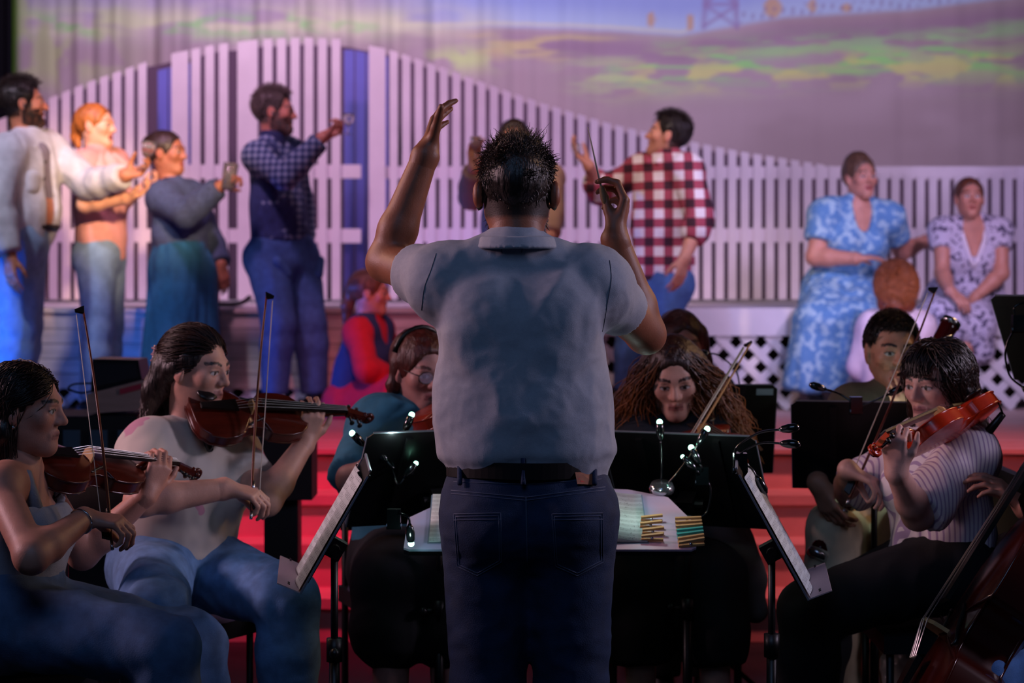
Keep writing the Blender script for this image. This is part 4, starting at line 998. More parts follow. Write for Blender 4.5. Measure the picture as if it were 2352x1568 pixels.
def navy_woman():
    Y = 10.6; J = standing(418, Y, STZ, 1.53, 100, True); J['Ht'] = 1.53
    J['shR'] = P(372, 455, Y-.14); J['shL'] = P(440, 450, Y+.12)
    J['elR'] = reach(J['shR'], 428, 492, .26, -1); J['wrR'] = reach(J['elR'], 505, 428, .235, -1)
    J['elL'] = reach(J['shL'], 478, 545, .27, 1); J['wrL'] = reach(J['elL'], 508, 608, .235, -1)
    hd = Head(P(385, 352, Y), yawdir(108, .04), sc=1.0)
    def hair(S, hd):
        hair_cap(S, hd, .010, (.11, -.03, .072, .085, .095)); S.ell(hd.w(0, -.10, .055), .045, None, .02)
        for x in (-1, 1): S.ell(hd.w(x*.09, .0, -.02), np.array([.02, .03, .04]), hd.R, .01, '-')
    NV = cloth('navy_check', '#3c4a68', noise=.3, nscale=60)
    def extra(rt, head, J, tips):
        lat, lp, pel, sh, u, f = dirs(J)
        S = Sdf(); S.cap(sh+u*.06-f*.02-lat*.05, sh+u*.06-f*.02+lat*.05, .05, .05, .03); S.cap(sh+u*.05-lat*.05, sh-u*.03+f*.09, .03, .022, .02); S.cap(sh+u*.05+lat*.05, sh-u*.03+f*.09, .03, .022, .02)
        part_from(S, .01, 'scarf', cloth('navy_scarf', '#18233f'), rt)
    def skirt(S):
        for s_ in (-1, 1):
            for k in range(3): S.cap(J['hipL']*.5+J['hipR']*.5+np.array([.05*s_, 0, -.05]), np.array([J['hipL'][0]*.5+J['hipR'][0]*.5+.07*s_+.03*(k-1), Y+.05*(k-1), STZ+.12]), .12, .115, .03, fb=1)
    person('short woman in a navy patterned top and long teal skirt', J, skin='#a86c50', hairc='#2a1c18', g=.95, fem=True, h=HS, hh=.0052, head=hd, mouth=.2,
        hands={'R': dict(d=(.8, -.1, .6), n=(.5, -.4, -.3), curl=(1.0,)*4, thumb=(.6, .4, .8)), 'L': dict(d=(.2, -.1, -1), n=(-.4, .8, 0), curl=(.4,)*4)},
        top=dict(mat=NV, name='tunic', sleeve=1.95, inf=.022, hem=-.10, wr=(.006, 9, (1, 1, .5), 7)), bottom=dict(mat=cloth('teal_skirt', '#1f5e86', noise=.15), name='skirt', inf=.03, flare=.03, fn=skirt, wr=(.010, 12, (1, 1, .12), 5)), hair=hair, extra=extra, group=CAST, hairwr=(.003, 38, (1, 1, .5), 3))
    drink('glass jar mug lifted by the short woman in navy', P(527, 405, J['wrR'][1]-.02), (.15, 0, 1), '#8a8a70', False, 1.15, 'glass_mug')
navy_woman()
def vest_man():
    Y = 10.6; J = standing(655, Y, STZ, 1.76, 100, hipw=.055); J['Ht'] = 1.76
    J['shR'] = P(590, 360, Y-.14); J['shL'] = P(668, 350, Y+.14)
    J['hipR'] = P(612, 590, Y-.08); J['hipL'] = P(685, 590, Y+.08)
    J['knR'] = P(640, 745, Y-.16); J['knL'] = P(712, 740, Y+.02); J['anR'] = P(630, 905, Y-.15); J['anL'] = P(722, 905, Y+.02)
    J['elR'] = reach(J['shR'], 655, 408, .29, -1); J['wrR'] = reach(J['elR'], 748, 308, .27, 1)
    J['elL'] = reach(J['shL'], 690, 455, .30, 1); J['wrL'] = reach(J['elL'], 705, 560, .26, 1)
    hd = Head(P(632, 258, Y), yawdir(93, .02), sc=1.04)
    def pl(N, L, x, y, z, o): return check(N, L, x, y, z, o, '#8fa0b8', '#26365c', '#4a5f88', .035, .5)
    CK = pattern_mat('blue_check', pl)
    def extra(rt, head, J, tips):
        lat, lp, pel, sh, u, f = dirs(J)
        S = Sdf(); torso_ops(S, {**J, 'shL': J['shL']*.8+sh*.2, 'shR': J['shR']*.8+sh*.2}, .95, .020, False, .10); S.ell(sh+u*.05+f*.12, np.array([.07, .09, .16]), np.stack([lat, f, u], 1), .01, '-')
        for s_ in 'LR': S.ell(J['sh'+s_]-u*.0+lat*(.06 if s_ == 'R' else -.06), np.array([.07, .09, .16]), np.stack([lat, f, u], 1), .01, '-')
        part_from(S, HS, 'vest', mat('navy_vest_weave', '#31406e', .85, noise=.4, nscale=90, stretch=(1, 1, .3)), rt)
        S = Sdf(); S.cap(sh+u*.03-f*.01, sh+u*.085-f*.005, .082, .072, .02); part_from(S, .009, 'collar', cloth('navy_collar', '#1d2a55'), rt)
        b = MB(); n = 40; bc = pel+u*.115
        for s_ in 'LR':
            S = Sdf(); S.cap(J['hip'+s_]+f*.10+lat*(.05 if s_ == 'R' else -.05)-u*.03, J['hip'+s_]+f*.115-u*.10, .03, .032, .02); part_from(S, .01, 'pocket', cloth('jean_blue', '#3f639c', noise=.2), rt)
    person('grey-haired bearded man in a checked shirt and navy vest lifting his fist', J, skin='#c98a72', hairc='#575049', g=.95, h=HS, hh=.0052, head=hd, mouth=.2, beard=.9,
        hands={'R': dict(d=(.9, .1, .45), n=(.1, -.6, .7), curl=(1.15,)*4, thumb=(.6, .4, .8)), 'L': dict(d=(.1, 0, -1), n=(.4, -.8, 0), curl=(.4,)*4)},
        top=dict(mat=CK, sleeve=1.9, inf=.016, hem=.09, wr=(.006, 10, (1, 1, .6), 11)), bottom=dict(mat=cloth('jean_blue', '#3f639c', noise=.2), inf=.022, flare=.008, upto=1.98), hair=hair_short(.010, -.006, .6, .004), extra=extra, group=CAST, shoes='#101018', crop=crop_hair(1600, '#453e39', '#7a7068', .20, .012, 43, .003))
    drink('small clear glass in the fist of the man in the navy vest', P(800, 282, J['wrR'][1]-.02), (.05, 0, 1), None, True, .8)
vest_man()
def red_sitter():
    Y = 10.3; J = {'floor': STZ, 'Ht': 1.6}
    J['hipR'] = P(800, 925, Y-.08); J['hipL'] = P(835, 920, Y+.10); J['shR'] = P(822, 765, Y-.12); J['shL'] = P(872, 757, Y+.14)
    J['elR'] = reach(J['shR'], 842, 850, .26, -1); J['wrR'] = reach(J['elR'], 905, 862, .22, 1); J['elL'] = reach(J['shL'], 905, 830, .27, 1); J['wrL'] = reach(J['elL'], 920, 862, .23, -1)
    J['knR'] = reach(J['hipR'], 925, 885, .40, -1); J['knL'] = reach(J['hipL'], 960, 880, .40, 1); J['anR'] = reach(J['knR'], 880, 955, .38, -1); J['anL'] = reach(J['knL'], 900, 958, .38, -1)
    J['anR'][2] = J['anL'][2] = STZ+.05
    hd = Head(P(852, 672, Y), yawdir(97, -.05), sc=.96)
    def hair(S, hd):
        hair_cap(S, hd, .010, (.11, -.04, .072, .088, .10)); locks(S, hd, [(.0, -.10, .01), (0, -.125, -.08), (.0, -.13, -.19)], [.035, .03, .012])
        for x in (-1, 1): S.ell(hd.w(x*.09, .0, -.02), np.array([.02, .03, .04]), hd.R, .01, '-')
    RED = cloth('red_shirt', '#d0243a')
    def extra(rt, head, J, tips):
        lat, lp, pel, sh, u, f = dirs(J)
        S = Sdf(); torso_ops(S, {**J, 'shL': J['shL']*.78+sh*.22, 'shR': J['shR']*.78+sh*.22}, .98, .022, True, -.02); S.ell(sh+u*.06+f*.10, np.array([.055, .08, .11]), np.stack([lat, f, u], 1), .01, '-')
        for s_ in 'LR': S.ell(J['sh'+s_]+lat*(.07 if s_ == 'R' else -.07)-u*.01, np.array([.075, .085, .13]), np.stack([lat, f, u], 1), .01, '-')
        part_from(S, HS, 'vest', cloth('navy_vest', '#26406e'), rt, (.006, 9, (1, 1, .5), 2))
    person('seated singer in a navy vest over red shirt and red trousers', J, skin='#d29a84', hairc='#6a4630', g=.96, fem=True, h=HS, hh=.0052, head=hd, mouth=.1,
        hands={'R': dict(d=(.9, .2, -.1), n=(0, .2, -1), curl=(.4,)*4), 'L': dict(d=(.6, -.5, -.1), n=(0, .2, -1), curl=(.4,)*4)},
        top=dict(mat=RED, sleeve=1.85, inf=.014, hem=0, wr=(.005, 9, (1, 1, .6), 3)), bottom=dict(mat=cloth('red_trousers', '#c8203a'), inf=.018), hair=hair, extra=extra, group=CAST)
red_sitter()
def hidden_man():
    Y = 10.45; J = standing(1190, Y, STZ, 1.54, 185); J['Ht'] = 1.54
    J['elR'] = reach(J['shR'], 1085, 450, .26, -1); J['wrR'] = reach(J['elR'], 1088, 385, .22, -1)
    J['elL'] = reach(J['shL'], 1262, 470, .28, -1); J['wrL'] = reach(J['elL'], 1262, 545, .24, -1)
    hd = Head(P(1180, 330, Y), yawdir(182, .05), sc=1.02)
    person('man in a tan jacket half hidden behind the head of the conductor', J, skin='#cf9474', hairc='#33221a', g=1.0, h=HS, hh=.0052, head=hd, mouth=.4,
        hands={'R': dict(d=(.05, -.1, 1), n=(.3, -1, 0), curl=(.5,)*4), 'L': dict(d=(0, -.5, -.8), n=(-.5, 0, 0), curl=(.5,)*4)},
        top=dict(mat=cloth('tan_jacket', '#a4836a'), name='jacket', sleeve=1.9, inf=.02, hem=-.02), bottom=dict(mat=cloth('brown_trousers', '#4a3c36'), inf=.02), hair=hair_short(.014), group=CAST)
    drink('small glass lifted by the man behind the conductor', P(1092, 336, J['wrR'][1]-.05), (0, 0, 1), None, True, .8)
hidden_man()
def plaid_man():
    Y = 10.5; J = standing(1500, Y, STZ, 1.62, -62); J['Ht'] = 1.62
    J['shR'] = P(1470, 392, Y+.14); J['shL'] = P(1580, 392, Y-.14)
    J['hipR'] = P(1492, 650, Y+.07); J['hipL'] = P(1548, 650, Y-.07); J['knL'] = P(1520, 775, Y-.1); J['knR'] = P(1452, 770, Y+.1); J['anR'] = P(1432, 900, Y+.1); J['anL'] = P(1500, 905, Y-.1)
    J['elR'] = reach(J['shR'], 1378, 440, .29, 1); J['wrR'] = reach(J['elR'], 1352, 380, .25, -1)
    J['elL'] = reach(J['shL'], 1608, 500, .29, -1); J['wrL'] = reach(J['elL'], 1572, 595, .25, -1)
    hd = Head(P(1533, 312, Y), yawdir(-82, .22), sc=1.02)
    def pl(N, L, x, y, z, o): return check(N, L, x, mth(N, L, 'ADD', x, y), z, o, '#e6dde2', '#3a1626', '#a34458', .098, .48)
    def extra(rt, head, J, tips):
        lat, lp, pel, sh, u, f = dirs(J); S = Sdf()
        for x in (-1, 1): S.cap(sh+u*.075+lat*x*.06-f*.03, sh+u*.04+lat*x*.04+f*.075, .02, .024, .02)
        S.cap(sh+u*.075-lat*.06-f*.04, sh+u*.075+lat*.06-f*.04, .02, .02, .02); part_from(S, .009, 'collar', PLD, rt)
    PLD = pattern_mat('red_plaid', pl)
    person('dark-haired man in a red and white checked shirt looking up', J, skin='#d0927a', hairc='#1d1512', g=1.04, h=HS, hh=.0052, head=hd, mouth=.3, stubble=.25,
        hands={'R': dict(d=(-.75, -.1, .75), n=(.6, -.3, .8), curl=(.4,)*4, spread=.3), 'L': dict(d=(-.25, -.2, -1), n=(-.6, .7, 0), curl=(.35,)*4, spread=.2)},
        top=dict(mat=PLD, sleeve=1.55, inf=.018, hem=.005, wr=(.008, 8, (1, 1, .6), 6)), bottom=dict(mat=cloth('jean_blue', '#3f639c', noise=.2), inf=.014, butt=0), hair=hair_short(.010, -.010, .6, .004), extra=extra, group=CAST, crop=crop_hair(1500, '#150f0d', '#241813', .18, .014, 44))
    drink('clear glass raised in the open hand of the man in plaid', P(1324, 350, J['wrR'][1]-.03), (-.1, 0, 1), None, True, .75)
plaid_man()
def floral(nm, base, spot, sc, lo=.5, hi=.56):
    def fn(N, L, x, y, z, o):
        n = N.new('ShaderNodeTexNoise'); n.inputs['Scale'].default_value = sc; n.inputs['Detail'].default_value = 2; L.new(o, n.inputs['Vector'])
        r = N.new('ShaderNodeMapRange'); r.inputs[1].default_value = lo; r.inputs[2].default_value = hi; L.new(n.outputs[0], r.inputs[0]); return mixc(N, L, r.outputs[0], base, spot)
    return pattern_mat(nm, fn)
def blue_lady():
    Y = 11.0; J = {'floor': STZ, 'Ht': 1.62}
    J['hipR'] = P(1905, 672, Y-.02); J['hipL'] = P(1975, 672, Y+.08); J['shR'] = P(1893, 492, Y-.06); J['shL'] = P(2042, 500, Y+.04)
    J['elR'] = reach(J['shR'], 1872, 590, .25, -1); J['wrR'] = reach(J['elR'], 1968, 594, .235, -1)
    J['elL'] = reach(J['shL'], 2072, 578, .26, 1); J['wrL'] = reach(J['elL'], 2128, 552, .235, 1)
    J['knR'] = reach(J['hipR'], 1890, 740, .40, -1); J['knL'] = reach(J['hipL'], 1965, 745, .40, -1)
    J['anR'] = J['knR']+np.array([-.03, .05, 0]); J['anL'] = J['knL']+np.array([0, .05, 0]); J['anR'][2] = J['anL'][2] = STZ+.075
    hd = Head(P(1977, 408, Y-.02), yawdir(160, .05), sc=1.02)
    BL = floral('blue_floral', '#5786b4', '#9cbccc', 26, .48, .62)
    def hair(S, hd):
        hair_cap(S, hd, .012, (.115, -.035, .074, .088, .10)); S.ell(hd.w(0, -.03, .10), np.array([.06, .065, .045]), hd.R, .03)
        for x in (-1, 1): S.ell(hd.w(x*.09, .0, -.03), np.array([.02, .03, .05]), hd.R, .01, '-')
    def skirt(S):
        kn = (J['knR']+J['knL'])/2
        for dx in (-.14, -.05, .05, .14):
            k2 = kn+np.array([dx, .02*abs(dx), 0]); e = k2.copy(); e[2] = STZ+.115; e[0] += dx*.45; e[1] -= .02
            S.cap((J['hipR']+J['hipL'])/2+np.array([dx*.7, .02, .03]), k2+np.array([0, 0, .02]), .115, .095, .05); S.cap(k2, e, .095, .10, .03, fb=1)
    def vneck(S): pass
    person('woman in a blue floral dress sitting on the platform edge', J, skin='#c08470', hairc='#5a4030', g=1.16, fem=True, h=HS, hh=.0052, head=hd, mouth=.4, lips='#a03a44',
        hands={'R': dict(d=(1, .1, .1), n=(0, .2, -1), curl=(.3,)*4), 'L': dict(d=(.9, .1, .15), n=(0, .3, -1), curl=(.3,)*4)},
        top=dict(mat=BL, name='bodice', sleeve=.62, inf=.018, hem=-.04, wr=(.008, 8, (1, 1, .5), 4), neckcut=(.075, .085, (.066, .085, .17))), bottom=dict(mat=BL, name='skirt', inf=.02, fn=skirt, upto=.9, wr=(.016, 9, (1, 1, .10), 5)), hair=hair, group=CAST)
blue_lady()
def white_lady():
    Y = 10.98; J = {'floor': STZ, 'Ht': 1.6}
    J['hipR'] = P(2178, 695, Y+.1); J['hipL'] = P(2252, 695, Y+.1); J['shR'] = P(2164, 532, Y); J['shL'] = P(2296, 532, Y)
    J['elR'] = reach(J['shR'], 2164, 628, .25, -1); J['wrR'] = reach(J['elR'], 2182, 668, .21, -1)
    J['elL'] = reach(J['shL'], 2300, 628, .25, -1); J['wrL'] = reach(J['elL'], 2240, 682, .22, -1)
    J['knR'] = reach(J['hipR'], 2165, 742, .40, -1); J['knL'] = reach(J['hipL'], 2212, 752, .40, -1)
    for s_ in 'LR': J['an'+s_] = J['kn'+s_]+np.array([.02, .06, 0]); J['an'+s_][2] = STZ+.075
    hd = Head(P(2227, 455, Y-.03), yawdir(182, .10), sc=.95)
    WF = floral('white_floral', '#b8aec0', '#4e465c', 34, .54, .58)
    def hair(S, hd):
        hair_cap(S, hd, .008, (.115, -.035, .074, .09, .10)); S.ell(hd.w(0, -.10, .03), .035, None, .02)
        for x in (-1, 1): S.ell(hd.w(x*.09, .0, -.03), np.array([.02, .03, .05]), hd.R, .01, '-')
    def skirt(S):
        for s_ in 'LR': S.cap(J['hip'+s_], J['hip'+s_]*.15+J['kn'+s_]*.85, .13, .115, .06)
        k2 = (J['knR']+J['knL'])/2; S.cap(k2+np.array([-.10, .05, .02]), k2+np.array([.14, .05, .0]), .10, .10, .05); S.cap(k2+np.array([.12, .06, 0]), k2+np.array([.16, .06, -.14]), .085, .07, .04)
    def lace(rt, head, J, tips):
        lat, lp, pel, sh, u, f = dirs(J); b = MB()
        for x in (-1, 1): b.tube([sh+u*.05+lat*x*.075+f*.02, sh-u*.03+lat*x*.055+f*.095, sh-u*.13+lat*x*.02+f*.13, sh-u*.165+f*.135], .013, 6)
        b.build('lace_trim', cloth('lace', '#d8ccd6'), rt, True)
    person('woman in a white patterned dress with lace neckline, hands in her lap', J, skin='#b87c68', hairc='#5a3020', g=.98, fem=True, h=HS, hh=.0052, head=hd, mouth=.4, bare_legs=True,
        hands={'R': dict(d=(.5, -.6, -.5), n=(.3, 0, -.8), curl=(.5,)*4), 'L': dict(d=(-.7, -.5, -.4), n=(-.2, 0, -.9), curl=(.5,)*4)},
        top=dict(mat=WF, name='bodice', sleeve=.42, inf=.014, hem=-.04, neckcut=(.06, .08, (.066, .085, .19))), bottom=dict(mat=WF, name='skirt', inf=.02, upto=.85, fn=skirt, wr=(.010, 9, (1, 1, .3), 5)), hair=hair, extra=lace, group=CAST)
white_lady()
def child():
    Y = 10.2; J = {'floor': STZ, 'Ht': 1.3}
    J['hipL'] = P(2020, 900, Y); J['hipR'] = P(2095, 900, Y); J['shL'] = P(2005, 752, Y+.02); J['shR'] = P(2112, 752, Y+.02)
    for s_, q in (('L', -1), ('R', 1)):
        J['el'+s_] = J['sh'+s_]+np.array([q*.05, .06, -.2]); J['wr'+s_] = J['el'+s_]+np.array([-q*.06, .17, .02])
        J['kn'+s_] = J['hip'+s_]+np.array([q*.05, .30, .03]); J['an'+s_] = J['hip'+s_]+np.array([q*.02, -.02, 0]); J['an'+s_][2] = STZ+.06
    hd = Head(P(2057, 662, Y+.01), (.05, 1, .05), sc=1.06)
    def hair(S, hd):
        q = hd.s; S.ell(hd.w(0, -.012, .015), np.array([.100, .115, .112])*q, hd.R, .02); S.ell(hd.w(0, .12, -.05), np.array([.08, .09, .1])*q, hd.R, .01, '-'); S.ell(hd.w(0, -.04, -.075), np.array([.085, .07, .045])*q, hd.R, .03)
    person('red-haired child in a white shirt seated with back to the audience', J, skin='#c99078', hairc='#6a3018', g=.76, fem=False, h=HS, hh=.0055, head=hd,
        top=dict(mat=cloth('white_shirt', '#d0bcc4'), sleeve=1.8, inf=.03, hem=-.04, wr=(.008, 9, (1, 1, .5), 4)), bottom=dict(mat=cloth('cream_trousers', '#b0a49a'), inf=.02), hair=hair, group=CAST, hairwr=(.012, 40, (1, 1, 1), 3), crop=lambda rt, hd: swept(rt, hd, 2200, lambda L, rng: L/np.linalg.norm(L, axis=1)[:, None], lambda L, rng: L*1.32+np.array([0, -.01, -.02])*(1+rng.rand(len(L), 1)), .02, .4, 10, .0022, '#5a2814', '#a0582c', 51, lambda x, y, z: (y < .04) & (z > -.07), wave=.012, freq=20, jit=.2))
child()
# ---------------------------------------------------------------- the orchestra
PIT = 'players in the orchestra pit'
def seat_legs(J, knR, knL, sR=-1, sL=-1, L=.42, dx=(0, 0), dy=(-.02, -.02)):
    J['knR'] = reach(J['hipR'], *knR, L, sR); J['knL'] = reach(J['hipL'], *knL, L, sL)
    for s_, i in (('R', 0), ('L', 1)):
        J['an'+s_] = J['kn'+s_]+np.array([dx[i], dy[i], 0]); J['an'+s_][2] = .085
    J['floor'] = 0.
VIO = {}
def violin(label, varn, a, b, nrm):
    v = instrument('violin', label, varn); v['group'] = 'violins'; set_frame(v, a, b, nrm); return v
def chair(label, x, y, yaw, sh=.44):
    rt = root('chair', (x, y, 0), label, 'chair', 'pit chairs', rot=(0, 0, math.radians(yaw)))
    BK = mat('chair_black', '#141418', .5)
    b = MB(); b.box((0, 0, sh), (.42, .40, .05)); b.build('seat', BK, rt, off=(0, 0, 0))
    b = MB(); b.box((0, -.20, sh+.33), (.40, .03, .26)); b.build('backrest', BK, rt, off=(0, 0, 0))
    for sx in (-1, 1):
        b = MB(); b.tube([(sx*.19, -.19, 0), (sx*.19, -.19, sh+.42)], .011, 6); b.build('rear_leg', BK, rt, True, off=(0, 0, 0))
        b = MB(); b.tube([(sx*.19, .18, 0), (sx*.19, .18, sh)], .011, 6); b.build('front_leg', BK, rt, True, off=(0, 0, 0))
    return rt
HM, HHM = .0075, .0036
# -- A: violinist in the grey tank top, front left
def player_a():
    Y = 5.02; J = {'Ht': 1.64}
    J['shR'] = P(0, 1120, Y-.14); J['shL'] = P(92, 1112, Y+.17); J['hipR'] = P(8, 1425, Y-.09); J['hipL'] = P(48, 1415, Y+.09)
    J['elR'] = reach(J['shR'], 72, 1278, .27, -1); J['wrR'] = reach(J['elR'], 196, 1190, .235, 1)
    J['elL'] = reach(J['shL'], 190, 1272, .27, 1); J['wrL'] = reach(J['elL'], 338, 1135, .235, -1)
    seat_legs(J, (372, 1490), (438, 1478), -1, 1, .44, (.05, .05))
    hd = Head(P(58, 938, Y), yawdir(96, -.06), sc=.98)
    def hair(S, hd):
        hair_cap(S, hd, .002, (.118, -.040, .080, .088, .116))
        for x in (-1, 1): locks(S, hd, [(x*.068, -.02, .02), (x*.072, -.03, -.06), (x*.055, -.05, -.18)], [.014, .016, .012], .03)
        locks(S, hd, [(0, -.085, .02), (0, -.09, -.08), (0, -.08, -.20)], [.035, .045, .035], .04)
    A = P(62, 1078, Y+.06); B = reach(A, 452, 1108, .585, 1)
    violin('dark violin held by the player in the grey tank top', VARN2, A, B, (0, -.62, .78))
    def extra(rt, hd, J, tips):
        swept(rt, hd, 2600, lambda L, rng: np.stack([np.where(L[:, 0] > 0, .85, -.85)*(.55+.45*rng.rand(len(L))), -.05-.7*rng.rand(len(L)), -.25+0*L[:, 0]], 1), lambda L, rng: np.stack([np.sign(L[:, 0])*(.03+.06*rng.rand(len(L))), .015-.11*rng.rand(len(L)), -.18-.06*rng.rand(len(L))], 1), .010, .5, 12, .0015, '#1d1313', '#33211c', 5, lambda x, y, z: (y < .072) & ((z > .045) | (y < -.01) & (z > -.02)))
        b = MB(); b.ball(hd.w(.082, .0, -.042), .005, 8); b.build('earring', SILV, rt, True)
        b = MB(); w = J['wrR']; d = nz(J['wrR']-J['elR']); _, u, v = frame_of(d); b.tube([w-d*.02+.031*(u*math.cos(t)+v*math.sin(t)) for t in np.linspace(0, 2*math.pi, 17)], .003, 5); b.build('bracelet', SILV, rt, True)
        lat, lp, pel, sh, u, f = dirs(J)
        for s_ in 'LR':
            q = J['sh'+s_]*.6+sh*.4; b = MB(); b.tube([q-f*.078-u*.06, q-f*.02+u*.055, q+f*.045+u*.036, q+f*.075-u*.05], [.016, .013, .013, .017], 6); b.build('strap', TANK, rt, True)
    TANK = cloth('grey_tank', '#8f96a4', bump=.4)
    rt, tips = person('violinist in a grey tank top and blue jeans, front left of the pit', J, skin='#bd8876', hairc='#1a1110', g=.94, fem=True, h=HM, hh=HHM, head=hd, lips='#8a4a48', arm0=.046,
        hands={'R': dict(d=(.85, .1, -.10), n=(.1, .25, -1), curl=(.75, .85, .9, .9), thumb=(.8, .3, .7)), 'L': dict(d=(.42, .15, .9), n=(-.55, .75, .1), curl=(.85, .8, .8, .75), spread=.15, thumb=(.7, .6, .1))},
        top=dict(mat=TANK, name='tank_top', sleeve=0, inf=.010, hem=-.02, wr=(.004, 12, (1, 1, .6), 3), neckcut=(.03, .0, (.26, .16, .09))), bottom=dict(mat=cloth('jean_a', '#4a688f', noise=.2), inf=.016, flare=.008, wr=(.015, 6, (1, 1, 1), 4)), hair=hair, extra=extra, group=PIT)
    e = P(257, 1252, J['wrR'][1]+.02); bow_thing('bow crossing the strings of the tank top violinist', e, reach(e, 190, 706, .74, 1), (-1, -.2, 0))
    chair('black chair under the tank top violinist', J['hipL'][0]*.5+J['hipR'][0]*.5, Y, -90)
player_a()
def player_b():
    Y = 5.75; J = {'Ht': 1.66}
    J['shR'] = P(338, 1032, Y-.12); J['shL'] = P(530, 1042, Y+.12); J['hipR'] = P(352, 1300, Y-.08); J['hipL'] = P(455, 1300, Y+.08)
    J['elR'] = reach(J['shR'], 322, 1150, .27, -1); J['wrR'] = reach(J['elR'], 520, 1122, .24, 1)
    J['elL'] = reach(J['shL'], 612, 1150, .27, -1); J['wrL'] = reach(J['elL'], 700, 1018, .235, 1)
    seat_legs(J, (355, 1398), (655, 1378), -1, -1, .43, (-.03, .03))
    hd = Head(P(452, 848, Y-.02), yawdir(116, -.10), (.06, 0, 1), sc=1.0)
    def hair(S, hd):
        hair_cap(S, hd, .002, (.118, -.040, .080, .090, .114))
        for x in (-1, 1): locks(S, hd, [(x*.066, .0, .03), (x*.070, -.03, .0), (x*.062, -.06, -.03)], [.014, .014, .018], .03)
        locks(S, hd, [(.05, -.08, .0), (.05, -.10, -.07), (.06, -.11, -.15)], [.032, .030, .016], .04); locks(S, hd, [(-.03, -.08, .0), (-.03, -.095, -.07), (-.02, -.10, -.15)], [.042, .036, .02], .04)
    TEE = floral('white_tee', '#ccc4ba', '#c58fa4', 9, .66, .68)
    def extra(rt, hd, J, tips):
        swept(rt, hd, 2600, lambda L, rng: np.stack([L[:, 0]*3, -1+0*L[:, 0], .15-.5*rng.rand(len(L))], 1), lambda L, rng: np.stack([L[:, 0]*.9+.01, -.10-.03*rng.rand(len(L)), -.11-.08*rng.rand(len(L))], 1), .012, .6, 14, .0015, '#1f1414', '#44291f', 9, lambda x, y, z: ((y < .070) & (z > .055)) | ((y < .035) & (z > .0)) | ((y < -.04) & (z > -.03)), wave=.003, freq=9)
        b = MB(); c = hd.w(.01, -.12, .025)
        for sgn in (-1, 1):
            for k in range(5): b.tube([hd.w(.03*sgn, -.120, .05-.018*k), hd.w(.046*sgn, -.128, .047-.018*k), hd.w(.052*sgn, -.105, .045-.018*k)], .004, 5)
            b.tube([hd.w(.035*sgn, -.124, .055), hd.w(.04*sgn, -.128, -.03)], .007, 6)
        b.tube([hd.w(-.04, -.128, .03), hd.w(.04, -.128, .03)], .006, 6); b.build('claw_clip', mat('clip_brown', '#8a6a78', .3), rt, True)
    rt, tips = person('violinist in a white T-shirt and blue jeans with a hair claw', J, skin='#c89886', hairc='#1c1212', g=1.0, fem=True, h=HM, hh=HHM, head=hd, lips='#8e4c4a', arm0=.050,
        hands={'R': dict(d=(.92, .05, -.18), n=(.15, .3, -1), curl=(.7, .8, .85, .9), thumb=(.8, .3, .7)), 'L': dict(d=(.30, -.05, .95), n=(-.35, .9, .1), curl=(.75, .7, .65, .6), spread=.25, thumb=(.7, .6, .1))},
        top=dict(mat=TEE, name='t_shirt', sleeve=.58, inf=.018, hem=.07, wr=(.008, 8, (1, 1, .8), 3)), bottom=dict(mat=cloth('jean_b', '#5f86b4', noise=.22), inf=.014, flare=.006, wr=(.016, 6, (1, 1, 1), 4)), hair=hair, extra=extra, group=PIT)
    A = P(436, 962, Y-.10); B = reach(A, 850, 975, .585, 1)
    violin('violin held by the player in the white T-shirt', VARN2, A, B, (.0, -.70, .70))
    e = P(577, 1182, J['wrR'][1]-.03); bow_thing('bow drawn upright by the violinist in the white T-shirt', e, reach(e, 613, 674, .74, 1), (.9, .35, 0))
    chair('black chair under the white T-shirt violinist', J['hipL'][0]*.5+J['hipR'][0]*.5-.05, Y+.02, -120)
player_b()
